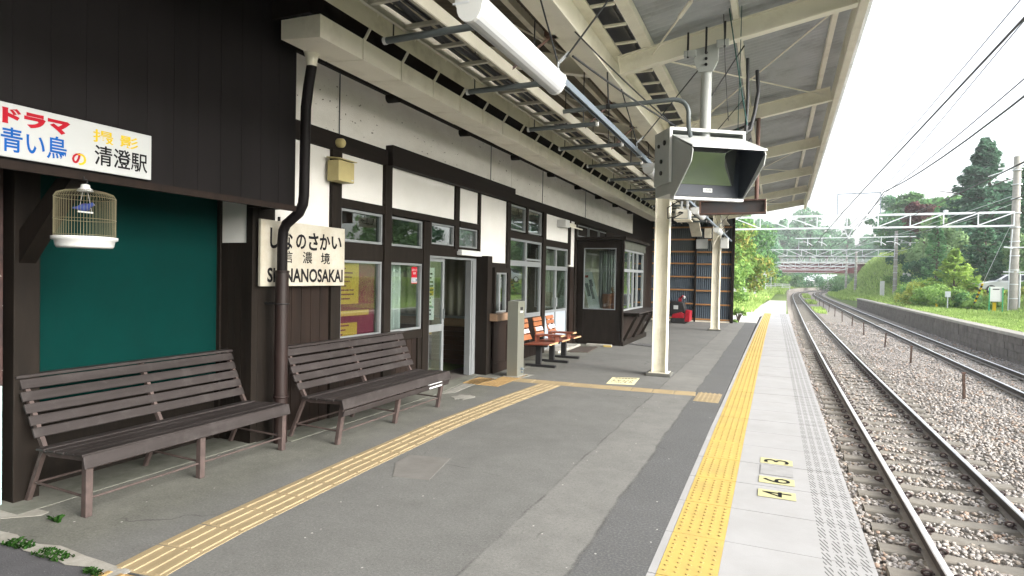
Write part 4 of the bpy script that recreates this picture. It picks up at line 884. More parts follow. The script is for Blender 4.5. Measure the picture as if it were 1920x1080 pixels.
# ------------------------------------------------------------------ platform canopy
RY = [-3.4, -.05, 3.3, 6.6, 9.95, 13.25, 16.6, 19.9, 23.2]
CE = 24.7
def eave(y): return .67+.0135*max(0, y-6.5)
def zr(x): return 3.82+.18*(x+1.6)
def zl(x): return 3.82-.225*(x+1.84)
CAN = thing('platform_canopy', 'cream steel platform canopy with corrugated roof and H-section columns', 'canopy', (-1.72, 10, 0))
def cpart(name, mb, m, **k): return mb.build(name, m, CAN, **k)
def ibeam(mb, p, q, h, wd, tf=.012, tw=.010):
    """I-section with its top/bottom flanges; p, q are centre points of the bottom flange underside"""
    p = Vector(p); q = Vector(q); d = (q-p).normalized(); a = d.cross(Vector((0,0,1))).normalized(); up = a.cross(d)
    def B_(a0, a1, u0, u1): mb.hexa([p+a*a0+up*u0, p+a*a1+up*u0, p+a*a1+up*u1, p+a*a0+up*u1], [q+a*a0+up*u0, q+a*a1+up*u0, q+a*a1+up*u1, q+a*a0+up*u1])
    B_(-wd/2, wd/2, 0, tf); B_(-tw/2, tw/2, tf, h-tf); B_(-wd/2, wd/2, h-tf, h)
b = MB(); ibeam(b, (-1.72, -8, 3.70), (-1.72, CE, 3.70), .37, .235, .018, .014); cpart('main_beam', b, M['cream'])
for y in RY:
    b = MB(); ibeam(b, (-1.60, y, zr(-1.60)), (eave(y)-.01, y, zr(eave(y)-.01)), .20, .10); cpart('rafter', b, M['cream'])
    b = MB(); ibeam(b, (-1.84, y, zl(-1.84)), (-3.36, y, zl(-3.36)), .20, .10); cpart('rafter', b, M['cream'])
for x, wd, h in ((-1.32, .11, .09), (-.42, .055, .09), (.52, .055, .09)):
    b = MB()
    for y0, y1 in zip(RY[:-1], RY[1:]): b.hexa([(x-wd/2, y0+.003, zr(x)+.198), (x+wd/2, y0+.003, zr(x+wd)+.195), (x+wd/2, y0+.003, zr(x)+.198+h), (x-wd/2, y0+.003, zr(x)+.198+h)], [(x-wd/2, y1-.003, zr(x)+.198), (x+wd/2, y1-.003, zr(x+wd)+.195), (x+wd/2, y1-.003, zr(x)+.198+h), (x-wd/2, y1-.003, zr(x)+.198+h)])
    b.box(x-wd/2, x+wd/2, RY[-1]+.003, CE, zr(x)+.198, zr(x)+.198+h)
    cpart('purlin', b, M['cream'])
for x in (-2.35, -2.95):
    b = MB(); b.box(x-.03, x+.03, -8, CE, zl(x)+.198, zl(x)+.285); cpart('purlin', b, M['creamdark'])
# fascia at the track side
b = MB(); ys2 = [-8]+[k*2.0 for k in range(-3, 13)]+[CE]
for y0, y1 in zip(ys2[:-1], ys2[1:]):
    e0, e1 = eave(y0), eave(y1)
    b.hexa([(e0, y0, zr(e0)+.0), (e0+.075, y0, zr(e0)+.0), (e0+.085, y0, zr(e0)+.285), (e0+.0, y0, zr(e0)+.285)], [(e1, y1, zr(e1)+.0), (e1+.075, y1, zr(e1)+.0), (e1+.085, y1, zr(e1)+.285), (e1+.0, y1, zr(e1)+.285)])
cpart('fascia', b, M['cream'])
# corrugated roof sheets
def corr(y0, y1, xa, xb, za, zb, pitch=.10, amp=.017):
    ny = int((y1-y0)/(pitch/8)); b = MB(); vs = []
    for k in range(ny+1):
        y = y0+(y1-y0)*k/ny; w_ = amp*math.sin(2*math.pi*y/pitch)
        x0_, x1_ = (xa(y) if callable(xa) else xa), (xb(y) if callable(xb) else xb)
        vs += [(x0_, y, za(x0_)+w_), (x1_, y, zb(x1_)+w_)]
    b.add(vs, [(2*k, 2*k+1, 2*k+3, 2*k+2) for k in range(ny)], 0, True); return b
b = corr(-8, CE, -1.42, lambda y: eave(y)+.20, lambda x: zr(x)+.305, lambda x: zr(x)+.305); o = cpart('roof_sheet', b, M['roofin'])
b = corr(-8, CE, -3.45, -1.84, lambda x: zl(x)+.30, lambda x: zl(x)+.30); o = cpart('roof_sheet', b, M['roofdark'])
# valley gutter between the two slopes, with cream straps across it
b = MB(); b.box(-1.86, -1.38, -8, CE, 4.20, 4.215); b.box(-1.44, -1.425, -8, CE, 4.08, 4.2); cpart('valley_gutter', b, mat('valley_sheet', (.085,.085,.08), .35, (.05,.05,.05), 3, .8, metal=.3))
y = -2.6; k = 0
while y < CE-.3:
    if min(abs(y-r_) for r_ in RY) > .09:
        b = MB(); b.box(-1.60, -1.38, y-.018, y+.018, 4.055, 4.075); cpart('gutter_strap', b, M['cream'])
    y += .47
# wall-side fascia, added dark board that blocks the sky in the gap
b = MB(); b.hexa([(-3.38, -8, 3.79), (-3.35, -8, 3.77), (-3.38, -8, 4.47), (-3.41, -8, 4.47)], [(-3.38, CE, 3.79), (-3.35, CE, 3.77), (-3.38, CE, 4.47), (-3.41, CE, 4.47)]); cpart('fascia', b, M['creamdark'])
b = MB(); b.box(-3.66, -3.62, 4.03, CE, 3.77, 4.7); b.box(-4.03, -3.62, 4.0, 4.03, 3.77, 4.3); b.box(-4.1, -3.62, -8, 3.97, 4.30, 4.33); b.box(-3.66, -3.62, -8, 3.97, 4.33, 4.7); b.box(-3.66, -3.30, -8, CE, 4.66, 4.7); cpart('sky_blocker', b, M['darkwood'])
# cross bracing rods
def rod(mb, p, q, r=.009): mb.tube([p, q], r, 6)
for (ya_, yb_) in ((6.6, 9.95), (13.25, 16.6), (19.9, 23.2)):
    for (xa, xb) in ((-1.25, eave(7)-.1), (eave(7)-.1, -1.25)):
        b = MB(); p_ = Vector((xa, ya_+.06, zr(xa)+.10)); q_ = Vector((xb, yb_-.06, zr(xb)+.10)); rod(b, p_, q_); m_ = p_.lerp(q_, .2 if xa < 0 else .82); d_ = (q_-p_).normalized(); b.bar(m_-d_*.10, m_+d_*.10, .03, .018); cpart('brace_rod', b, M['cream'])
for (ya_, yb_) in ((3.3, 6.6), (-.05, 3.3)):
    b = MB(); p_ = Vector((-1.25, yb_-.06, zr(-1.25)+.10)); q_ = Vector((.5, ya_+.06, zr(.5)+.1)); rod(b, p_, q_, .010); m_ = p_.lerp(q_, .25); d_ = (q_-p_).normalized(); b.bar(m_-d_*.14, m_+d_*.14, .035, .02); cpart('brace_rod', b, M['cream'])
for k in range(2, 8):
    ya_, yb_ = RY[k], RY[k+1]
    b = MB(); rod(b, (-1.9, yb_-.1, zl(-1.9)+.08), (-3.25, ya_+.1, zl(-3.25)+.08)); cpart('brace_rod', b, M['creamdark'])
# rust brown clips and bolts on the main beam
for k, y in enumerate((5.05, 7.2, 8.45, 10.6, 12.3)):
    b = MB(); b.box(-1.90, -1.80, y-.05, y+.05, 3.70, 3.80); b.bar((-1.86, y, 3.70), (-2.1, y-.3, 3.35), .02, .02); cpart('rusty_clip', b, M['rust'])
# columns
for y in (10.25, 20.35):
    b = MB(); x = -1.72
    b.box(x-.115, x-.103, y-.10, y+.10, .05, 3.70); b.box(x+.103, x+.115, y-.10, y+.10, .05, 3.70); b.box(x-.103, x+.103, y-.005, y+.005, .05, 3.70)
    c_ = cpart('column', b, M['cream'])
    b = MB(); b.box(x-.2, x+.2, y-.18, y+.18, 0, .05); b.build('base_block', mat('dark_concrete', (.10,.10,.09), .95), c_, bevel=.008)
    b = MB(); b.box(x-.16, x+.16, y-.14, y+.14, .05, .058); b.build('base_plate', M['creamdark'], c_)
    if y > 15:
        b = MB(); b.tube([(x+.14, y-.11, .06), (x+.14, y-.11, 3.6)], .014, 8); b.build('conduit', M['cream'], c_)
        b = MB(); b.box(x+.13, x+.36, y-.2, y+.02, 2.62, 2.95); b.build('switch_box', M['white'], c_, bevel=.008)
        b = MB(); b.box(x-.36, x-.16, y-.2, y+.0, 2.95, 3.25); b.build('switch_box', M['creamdark'], c_, bevel=.008)
        b = MB()
        for q_ in range(3): b.tube([(x+.25, y-.1, 2.95), (x+.22, y-.2, 3.2+.1*q_), (x-.1, y-.22, 2.75-.06*q_), (x-.15, y-.15, 2.9)], .010, 6)
        b.build('loose_cable', M['cream'], c_)
# box gutter above the wall: lapped segments with hanger straps
G = thing('box_gutter', 'long cream box gutter hung by straps above the wall', 'gutter', (-3.7, 12, 3.55))
y = 3.99; first = True
while y < 20.8:
    yb_ = min(y+(.62 if not first else .58), 20.9)
    b = MB(); d_ = .008
    z0 = 3.548+rnd.uniform(-.003,.003)
    b.hexa([(-3.92, y+d_, z0+.035), (-3.5, y+d_, z0), (-3.5, y+d_, 3.735), (-3.92, y+d_, 3.745)], [(-3.92, yb_-d_, z0+.035), (-3.5, yb_-d_, z0), (-3.5, yb_-d_, 3.735), (-3.92, yb_-d_, 3.745)]); b.build('gutter_section', M['cream'], G)
    b = MB(); b.box(-3.4995, -3.492, yb_-.004, yb_+.032, 3.56, 3.742); b.bar((-3.495, yb_+.014, 3.735), (-3.345, yb_+.014, 3.96), .030, .006, up=(0,1,0)); b.build('strap', M['cream'], G)
    y = yb_; first = False
b = MB(); b.box(-3.90, -3.52, 4.0, 20.8, 3.60, 3.70); b.build('lining', M['gap'], G)

# ------------------------------------------------------------------ cable ladder, trapeze pipes, lamp channel
T = thing('cable_ladder', 'cream cable ladder with rungs hung below the canopy roof', 'cable ladder', (-2.25, 11, 3.3))
for x in (-2.41, -2.09):
    b = MB(); b.box(x-.004, x+.004, -1, 18.8, 3.29, 3.38); sgn = 1 if x < -2.2 else -1
    b.box(min(x, x+sgn*.025), max(x, x+sgn*.025), -1, 18.8, 3.285, 3.29); b.box(min(x, x+sgn*.025), max(x, x+sgn*.025), -1, 18.8, 3.38, 3.385); b.build('side_rail', M['ladder'], T)
y = -.8
while y < 18.7:
    b = MB(); b.box(-2.405, -2.095, y-.016, y+.016, 3.30, 3.325); b.build('rung', M['ladder'], T); y += .40
for dx, r_ in ((-.09,.014), (-.03,.02), (.035,.012), (.09,.017)):
    b = MB(); pts = []
    for k in range(60): pts.append((-2.25+dx+.012*math.sin(k*.9+dx*60), -1+k*.335, 3.326+r_+.006*math.sin(k*1.7+dx*30)))
    b.tube(pts, r_, 6); b.build('cable', M['wire'], T)
b = MB(); b.hexa([(-2.40,18.8,3.30),(-2.10,18.8,3.30),(-2.10,18.8,3.37),(-2.40,18.8,3.37)], [(-2.40,19.6,2.95),(-2.10,19.6,2.95),(-2.10,19.6,3.02),(-2.40,19.6,3.02)]); b.build('end_drop', M['creamdark'], T)
ypos = [3.63, 4.9, 6.38, 7.46, 8.75, 10.05, 11.35, 12.65, 13.95, 15.25, 16.55, 17.85]
for k, y in enumerate(ypos):
    x1_ = -1.80 if k % 3 else -1.78
    nm = ['first', 'second', 'third', 'fourth', 'fifth', 'sixth', 'seventh', 'eighth', 'ninth', 'tenth', 'eleventh', 'twelfth', 'thirteenth', 'fourteenth'][k]
    t = thing('trapeze_pipe', 'grey pipe under the cable ladder, %s from the near end' % nm, 'hanger pipe', (-2.2, y, 3.25), 'grey hanger pipes under the cable ladder')
    b = MB(); b.tube([(-2.58, y, 3.255), (x1_, y, 3.255)], .024, 10); b.build('pipe', M['greypipe'], t)
    b = MB(); b.tube([(-2.60, y, 3.255), (-2.575, y, 3.255)], .027, 10); b.tube([(x1_-.005, y, 3.255), (x1_+.02, y, 3.255)], .027, 10); b.build('end_cap', M['white'], t)
    for xh in (-2.52, -1.95):
        b = MB(); b.tube([(xh, y, 3.255), (xh, y, zl(xh)+.25)], .006, 6); b.build('hanger_rod', M['wire'], t)
LC = thing('lamp_channel', 'blue grey steel channel running under the canopy that carries the tube lamps', 'steel channel', (-1.40, 12, 2.95))
b = MB(); x = -1.40; b.box(x-.022, x+.022, 1.0, 22.3, 2.99, 2.994); b.box(x-.022, x-.019, 1.0, 22.3, 2.945, 2.99); b.box(x+.019, x+.022, 1.0, 22.3, 2.945, 2.99); b.box(x-.019, x-.008, 1.0, 22.3, 2.945, 2.948); b.box(x+.008, x+.019, 1.0, 22.3, 2.945, 2.948); b.build('channel', M['zinc'], LC)
for y in (1.4, 4.05, 6.70, 9.35, 12.0, 14.65, 17.3, 19.95):
    b = MB(); b.box(x-.027, x+.027, y-.02, y+.02, 2.935, 2.943); b.box(x-.030, x-.024, y-.014, y+.014, 2.94, 3.10); b.bar((x-.02, y, 3.10), (x+.05, y, 3.16), .02, .006, up=(0,1,0)); b.build('hanger', M['galv'], LC)
    b = MB(); b.tube([(x-.02, y, 3.06), (-1.62, y, 3.72)], .0065, 6); b.tube([(x+.03, y, 3.13), (-.46, y+.02, zr(-.46)+.2)], .0065, 6); b.build('hanger_rod', M['wire'], LC)
for k, (y, lb) in enumerate(((2.60, 'long white tube lamp nearest the top of the picture'), (7.10, 'white tube lamp half hidden behind the grey monitor'), (11.6, 'white tube lamp beyond the near column'), (16.1, 'white tube lamp farthest along the channel near the end column'))):
    t = thing('tube_lamp', lb, 'lamp', (-1.36, y, 2.80), 'white tube lamps under the canopy')
    cx0 = -1.375; prof = [(cx0-.065, 2.935), (cx0+.065, 2.935), (cx0+.075, 2.91)]+[(cx0+.064*math.cos(a_), 2.885+.072*math.sin(a_)) for a_ in [-k2*math.pi/10 for k2 in range(11)]]+[(cx0-.075, 2.91)]
    b = MB(); b.prism(prof, 'y', y+.02, y+1.23); b.build('diffuser', M['lampwhite'], t)
    for ye in (y, y+1.228):
        b = MB(); b.prism([(cx0+(p_[0]-cx0)*1.06, 2.885+(p_[1]-2.885)*1.05) for p_ in prof], 'y', ye, ye+.022); b.build('end_cap', M['white'], t)
    b = MB(); b.box(cx0+.02, cx0+.055, y+.3, y+.33, 2.93, 2.945); b.box(cx0-.09, cx0+.0, y-.001, y+.0005, 2.90, 2.91); b.build('clip', M['galv'], t)
# conduit bending down to the monitor
t = thing('bent_conduit', 'grey conduit pipe crossing under the roof and bending down to the monitor', 'conduit', (-1.4, 6.1, 3.35))
pts = [(-2.12, 6.10, 3.34), (-1.10, 6.12, 3.36), (-.95, 6.13, 3.365)]+[(-.95+.14*math.sin(a_), 6.14, 3.225+.14*math.cos(a_)) for a_ in [R(q_) for q_ in (20, 40, 60, 80, 90)]]+[(-.81, 6.16, 3.1), (-.80, 6.25, 3.02)]
b = MB(); b.tube(pts, .022, 10); b.build('pipe', M['greypipe'], t); b = MB(); b.tube([(-1.62, 6.10, 3.35), (-1.58, 6.10, 3.35)], .028, 10); b.tube([(-1.6, 6.10, 3.35), (-1.62, 6.1, 3.72)], .008, 6); b.build('clamp', M['wire'], t)

# ------------------------------------------------------------------ monitor with its hood
TV = thing('platform_monitor', 'grey hooded platform monitor hung from the canopy on a white pole', 'monitor', (-.66, 6.6, 2.4))
th = R(34); U = Vector((math.cos(th), math.sin(th), 0)); Nn = Vector((math.sin(th), -math.cos(th), 0)); Zv = Vector((0,0,1))
c0 = Vector((-.665, 6.52, 0))
def tv(u, n_, z): return c0+U*u+Nn*n_+Zv*z
def tvbox(mb, u0, u1, n0, n1, z0, z1): mb.hexa([tv(u0,n0,z0), tv(u1,n0,z0), tv(u1,n1,z0), tv(u0,n1,z0)], [tv(u0,n0,z1), tv(u1,n0,z1), tv(u1,n1,z1), tv(u0,n1,z1)])
b = MB(); tvbox(b, -.375, .375, -.42, -.02, 2.47, 3.07); b.build('case', M['tvgrey'], TV, bevel=.006)
b = MB(); tvbox(b, -.415, -.395, -.36, .0, 2.58, 3.135); tvbox(b, .395, .415, -.36, .0, 2.58, 3.135); tvbox(b, -.395, .395, -.36, .0, 3.115, 3.135); tvbox(b, -.395, .395, -.36, -.34, 3.07, 3.115); b.build('cradle', M['tvgrey'], TV)
b = MB(); tvbox(b, -.420, -.390, .0, .012, 2.58, 3.14); tvbox(b, .390, .420, .0, .012, 2.58, 3.14); tvbox(b, -.390, .390, .0, .012, 3.11, 3.14); b.build('cradle_lip', M['white'], TV)
for u in (-.385, .375):
    b = MB(); b2 = [(-.02, 3.055), (.42, 2.855), (.44, 2.82), (.41, 2.72), (.06, 2.43), (-.02, 2.43)]
    b.hexa([tv(u, *q_) for q_ in b2], [tv(u+.01, *q_) for q_ in b2]); b.build('hood_side', M['tvgrey'], TV)
b = MB(); b.hexa([tv(-.39,-.02,3.06), tv(.39,-.02,3.06), tv(.39,.44,2.86), tv(-.39,.44,2.86)], [tv(-.39,-.02,3.072), tv(.39,-.02,3.072), tv(.39,.44,2.872), tv(-.39,.44,2.872)]); b.build('hood_top', M['tvgrey'], TV)
b = MB(); b.hexa([tv(-.39,.44,2.852), tv(.39,.44,2.852), tv(.39,.45,2.852), tv(-.39,.45,2.852)], [tv(-.39,.44,2.873), tv(.39,.44,2.873), tv(.39,.45,2.873), tv(-.39,.45,2.873)]); b.build('hood_lip', M['lampwhite'], TV)
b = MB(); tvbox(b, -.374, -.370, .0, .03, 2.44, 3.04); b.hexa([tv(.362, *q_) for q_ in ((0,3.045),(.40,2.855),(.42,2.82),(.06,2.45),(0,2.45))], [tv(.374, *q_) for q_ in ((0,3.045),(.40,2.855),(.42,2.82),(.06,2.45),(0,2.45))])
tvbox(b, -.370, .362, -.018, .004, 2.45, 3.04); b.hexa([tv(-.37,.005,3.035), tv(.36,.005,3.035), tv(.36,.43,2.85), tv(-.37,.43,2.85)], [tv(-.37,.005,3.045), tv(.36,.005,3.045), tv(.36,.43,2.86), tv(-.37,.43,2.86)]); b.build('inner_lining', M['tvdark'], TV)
b = MB(); b.hexa([tv(-.29,.006,2.57), tv(.29,.006,2.57), tv(.29,.006,3.0), tv(-.29,.006,3.0)], [tv(-.29,.012,2.57), tv(.29,.012,2.57), tv(.29,.085,3.0), tv(-.29,.085,3.0)]); b.build('screen', M['screen'], TV)
b = MB(); tvbox(b, -.04, .06, .005, .011, 2.495, 2.535); b.build('name_plate', M['poster_w'], TV)
b = MB(); letters(b, '-3S10S', lambda u, v: tv(u, .0118, v), -.025, .05, 2.505, 2.527, 0, .01); b.build('plate_lettering', M['ink'], TV)
b = MB(); tvbox(b, -.39, .375, .0, .075, 2.405, 2.432); b.build('bottom_lip', M['lampwhite'], TV)
for n_, z, r_ in ((-.25, 2.99, .02), (-.11, 3.0, .026), (-.18, 2.82, .022), (-.18, 2.70, .024)):
    b = MB(); p_ = tv(-.416, n_, z); b.tube([p_, p_-U*.012], r_, 10); b.build('knob', M['black'], TV)
pb = Vector((-.70, 6.6, 0))
b = MB(); b.tube([(-.70, 6.6, 3.07), (-.70, 6.6, 3.75)], .055, 20); b.build('pole', M['tvgrey'], TV)
b = MB(); b.hexa([(-.82,6.54,3.98), (-.82,6.54,3.84), (-.77,6.54,3.74), (-.63,6.54,3.74), (-.58,6.54,3.84), (-.58,6.54,4.02)], [(-.82,6.57,3.98), (-.82,6.57,3.84), (-.77,6.57,3.74), (-.63,6.57,3.74), (-.58,6.57,3.84), (-.58,6.57,4.02)])
b.box(-.92,-.80,6.50,6.56,3.90,3.965); b.box(-.60,-.48,6.50,6.56,3.97,4.035); b.build('clamp_plate', M['tvgrey'], TV, bevel=.004)
b = MB()
for x in (-.88, -.70, -.52): b.tube([(x, 6.51, zr(x)+.0-.06), (x, 6.51, zr(x)+.20)], .011, 8)
for x, z in ((-.70, 3.93), (-.70, 3.87), (-.70, 3.81)): b.tube([(x, 6.54, z), (x, 6.525, z)], .016, 6)
b.build('bolt', M['black'], TV)

# rusty empty sign box on a pole, camera, wires
t = thing('rusty_sign_box', 'rusty empty sign frame hung on a pole under the canopy beyond the monitor', 'sign frame', (-.6, 9.9, 2.61))
b = MB(); x0, x1, y0, y1, z0, z1 = -1.10, -.14, 9.82, 10.0, 2.615, 2.83
b.box(x0, x1, y0, y1, z0, z0+.02); b.box(x0, x1, y0, y1, z1-.02, z1); b.box(x0, x0+.02, y0, y1, z0+.02, z1-.02); b.box(x1-.02, x1, y0, y1, z0+.02, z1-.02); b.build('frame', M['rust'], t)
b = MB(); b.box(x0+.02, x1-.02, y0+.05, y0+.07, z0+.02, z1-.02); b.build('back_sheet', mat('weathered_sheet', (.05,.06,.07), .5, (.07,.05,.045), 4, .7), t)
b = MB(); b.box(x1, x1+.004, y0, y1, z0, z1); b.build('end_plate', M['creamdark'], t)
for x in (-.28, -.95):
    b = MB(); b.tube([(x, 9.92, 2.83), (x, 9.92, zr(x))], .030, 12); b.build('pole', M['rust'], t)
t = thing('security_camera', 'white boxy security camera on two straps beside the near column', 'camera', (-1.38, 10.1, 2.55))
b = MB(); b.box(-1.49, -1.27, 9.95, 10.3, 2.56, 2.73); b.build('case', M['white'], t, bevel=.03, bseg=3)
b = MB(); b.box(-1.47, -1.29, 9.94, 9.952, 2.58, 2.71); b.build('back_plate', M['cream'], t); 
b = MB(); b.tube([(-1.43,9.94,2.66),(-1.40,9.90,2.67),(-1.36,9.94,2.66)], .010, 6); b.tube([(-1.36,9.94,2.66),(-1.45,9.88,2.60),(-1.60,9.98,2.58),(-1.62,10.02,2.75),(-1.45,10.05,2.86),(-1.2,10.05,2.90)], .009, 6); b.build('cable', M['black'], t)
b = MB(); b.box(-1.42, -1.39, 10.1, 10.13, 2.73, 3.3); b.box(-1.33, -1.30, 10.1, 10.13, 2.73, 3.3); b.box(-1.44,-1.28,10.08,10.15,3.3,3.33); b.build('strap', M['galv'], t)
b = MB(); b.bar((-1.36, 10.11, 3.33), (-1.36, 10.11, zr(-1.36)+.2), .02, .02); b.build('rod', M['wire'], t)
b = MB(); b.box(-1.50, -1.25, 9.93, 10.32, 2.545, 2.56); b.build('base', M['creamdark'], t)
def wire_thing(label, pts, r=.006, m='wire', name='cable', cat='cable'):
    b = MB(); b.tube(pts, r, 6); return tag(b.build(name, M[m]), label, cat)
def sag(p, q, d, n_=9): p, q = Vector(p), Vector(q); return [p.lerp(q, k/n_)-Vector((0,0,d*4*(k/n_)*(1-k/n_))) for k in range(n_+1)]
wire_thing('black cable with couplings sloping from the lamp hanger to the monitor', sag((-1.34, 4.1, 3.15), (-.98, 6.7, 3.22), .02), .008)
wire_thing('second dark cable sloping to the back of the monitor case', sag((-1.62, 5.0, 3.7), (-.95, 7.0, 3.21), .03), .007)
wire_thing('green wire hanging from the roof to the right of the monitor pole', sag((-.47, 6.3, 4.25), (-.30, 6.75, 3.21), .02), .006, 'greenwire')
wire_thing('thin green wire crossing behind the monitor pole', sag((-.36, 6.4, 4.3), (-.42, 7.3, 3.2), .03), .004, 'greenwire')
wire_thing('black cable crossing from the purlin to the rear of the monitor', sag((-.36, 7.0, 4.12), (-.74, 6.72, 3.40), .0), .008)
wire_thing('thick black cable along the rafter behind the monitor pole', [(-.72, 9.9, 3.86), (-.45, 9.86, 3.94), (-.3, 9.8, 4.02)], .022)
wire_thing('black looped cable hanging down beside the monitor', [(-.24, 7.5, 4.0), (-.22, 7.45, 3.75), (-.25, 7.4, 3.5), (-.29, 7.3, 3.28), (-.36, 7.2, 3.22), (-.45, 7.1, 3.2)], .022)
wire_thing('dark vertical cable dropping behind the right side of the monitor', [(-.33, 7.2, 4.05), (-.32, 7.2, 3.6), (-.33, 7.15, 3.2)], .018)
wire_thing('thin pale wire hanging near the monitor clamp', [(-.52, 6.3, 4.2), (-.50, 6.4, 3.7), (-.47, 6.55, 3.22)], .004)

# ------------------------------------------------------------------ sheet metal end screen and the snow blower
S = thing('screen_wall', 'corrugated blue grey screen wall with orange battens at the canopy end', 'screen wall', (-3.0, 24.3, 0))
def corrw(x0_, x1_, y, z0, z1, pitch=.076, amp=.009):
    n_ = int((x1_-x0_)/pitch*8); b = MB(); vs = []
    for k in range(n_+1):
        x = x0_+(x1_-x0_)*k/n_; vs += [(x, y+amp*math.sin(2*math.pi*x/pitch), z0), (x, y+amp*math.sin(2*math.pi*x/pitch), z1)]
    b.add(vs, [(2*k, 2*k+2, 2*k+3, 2*k+1) for k in range(n_)], 0, True); return b
corrw(-4.6, -1.46, 24.36, 0.05, 2.55).build('sheet', M['wallmetal'], S)
corrw(-4.6, -1.46, 24.365, 2.55, 4.2).build('sheet', mat('corrugated_dark_green', (.035,.05,.05), .5, (.025,.035,.035), 3, .8, stretch=(1,1,.2)), S)
for z in (.10, .67, 1.20, 1.71, 2.22, 2.68, 3.15, 3.62):
    for xa, xb in ((-4.6, -2.83), (-2.77, -1.62), (-1.60, -1.50)):
        b = MB(); dz = .02 if xb < -2.8 else 0; b.box(xa, xb, 24.28, 24.345, z-.028+dz, z+.028+dz); b.build('batten', M['batten'], S)
b = MB(); b.box(-2.83, -2.77, 24.25, 24.345, 0, 4.0); b.build('stud', M['darkwood'], S)
b = MB(); b.box(-1.50, -1.40, 24.24, 24.40, 0, 4.1); b.build('stud', M['darkwood'], S)
b = MB(); b.box(-4.6, -1.5, 24.26, 24.40, 0, .05); b.build('sill', M['creamdark'], S)
t = thing('snow_blower', 'red and black walk-behind snow blower parked against the screen wall', 'machine', (-3.15, 23.1, 0))
b = MB(); b.prism([(-3.55,.28), (-2.98,.28), (-2.98,.55), (-3.05,.78), (-3.5,.82)], 'y', 22.85, 23.35); b.build('engine_cover', M['black'], t, bevel=.03)
b = MB(); b.box(-3.38, -3.22, 22.835, 22.85, .52, .66); b.build('white_label', M['signwhite'], t)
b = MB(); b.prism([(-2.98,.08), (-2.80,.08), (-2.79,.46), (-2.95,.50)], 'y', 22.8, 23.45); b.build('auger_housing', M['mred'], t, bevel=.015)
b = MB(); b.prism([(-3.45,.20), (-3.0,.20), (-2.98,.36), (-3.1,.42), (-3.4,.34)], 'y', 22.78, 22.85); b.build('side_plate', M['mred'], t, bevel=.01)
for yk in (22.82, 23.3):
    b = MB(); ring2 = [(-3.38+.11*math.cos(a_), .11+.11*math.sin(a_)) for a_ in [R(q_) for q_ in range(90, 271, 30)]]+[(-2.98+.11*math.cos(a_), .11+.11*math.sin(a_)) for a_ in [R(q_) for q_ in range(-90, 91, 30)]]
    b.prism(ring2, 'y', yk, yk+.12); b.build('track', M['black'], t, bevel=.01)
    for xw in (-3.38, -2.98):
        b = MB(); b.tube([(xw, yk-.01, .11), (xw, yk+.13, .11)], .06, 12); b.build('track_wheel', M['wire'], t)
for yk in (22.9, 23.3):
    b = MB(); b.tube([(-3.5, yk, .7), (-3.7, yk, .95), (-3.85, yk, 1.0)], .016, 8); b.build('handlebar', M['black'], t)
b = MB(); b.box(-3.24, -3.14, 23.0, 23.12, .80, .92); b.bar((-3.19, 23.06, .92), (-3.06, 23.0, 1.0), .09, .07); b.build('discharge_chute', M['mred'], t, bevel=.01)
b = MB(); b.tube([(-3.05, 22.97, .98), (-3.0, 22.95, .95)], .045, 12); b.build('headlight', M['signwhite'], t)
tag(MB().box(-2.35,-2.0,20.4,20.45,2.62,2.92).build('hanging_sign', M['poster_w']), 'white panel hung below the cable ladder end near the far column', 'panel')

# ------------------------------------------------------------------ tracks
RAILZ = -1.0
def rail(label, off, y0, y1, z=RAILZ, worn=True):
    t = thing('rail', label, 'rail', (off+cv(y0), y0, z-.153), 'rails of the two tracks')
    prof = [(-.065,0),(.065,0),(.065,.011),(.012,.030),(.010,.105),(.033,.118),(.033,.143),(.022,.153),(-.022,.153),(-.033,.143),(-.033,.118),(-.010,.105),(-.012,.030),(-.065,.011)]
    mi = [2,2,2,1,1,1,0,0,0,1,1,1,2,2]
    n_ = len(prof); ysr = []; y = y0
    while y < y1: ysr.append(y); y += 1.0 if y < 40 else 2.0
    b = MB(); vs = []
    for y in ysr:
        for p_ in prof: vs.append((off+p_[0]+cv(y), y, z-.153+p_[1]))
    for k in range(len(ysr)-1):
        for j in range(n_): b.f.append((k*n_+j, k*n_+(j+1) % n_, (k+1)*n_+(j+1) % n_, (k+1)*n_+j)); b.mi.append(mi[j]); b.sm.append(False)
    b.v = vs
    b.build('rail_section', [M['railtop'] if worn else M['railside'], M['railside'], M['railfoot']], t)
    return t
rail('polished rail nearest the platform edge', 1.505, -8, 262); rail('polished second rail of the near track', 2.635, -8, 262)
rail('brown rail of the far track next to the short posts', 5.62, 3, 262); rail('brown rail of the far track beside the old platform wall', 6.75, 3, 262)
# concrete sleepers with coiled rail clips
def sleeper_mesh(name, L_=2.0):
    b = MB(); st = [(-L_/2, .0), (-.62, .0), (-.5, .0), (-.3, -.018), (0, -.028), (.3, -.018), (.5, .0), (.62, .0), (L_/2, .0)]
    vs = []
    for x, dz in st: vs += [(x, -.14, -.17), (x, .14, -.17), (x, .105, dz-.012), (x, .085, dz), (x, -.085, dz), (x, -.105, dz-.012)]
    fs = [(k*6+j, k*6+(j+1) % 6, (k+1)*6+(j+1) % 6, (k+1)*6+j) for k in range(len(st)-1) for j in range(6)]+[(0,1,2,3,4,5), tuple(range((len(st)-1)*6, len(st)*6))[::-1]]
    b.add(vs, fs); return b
pro = thing('sleeper', 'concrete sleeper under the near track, with coiled clips at the rails', 'sleeper', (0,0,0), 'concrete sleepers of the near track')
sleeper_mesh('beam').build('concrete_beam', M['conc'], pro, bevel=.008)
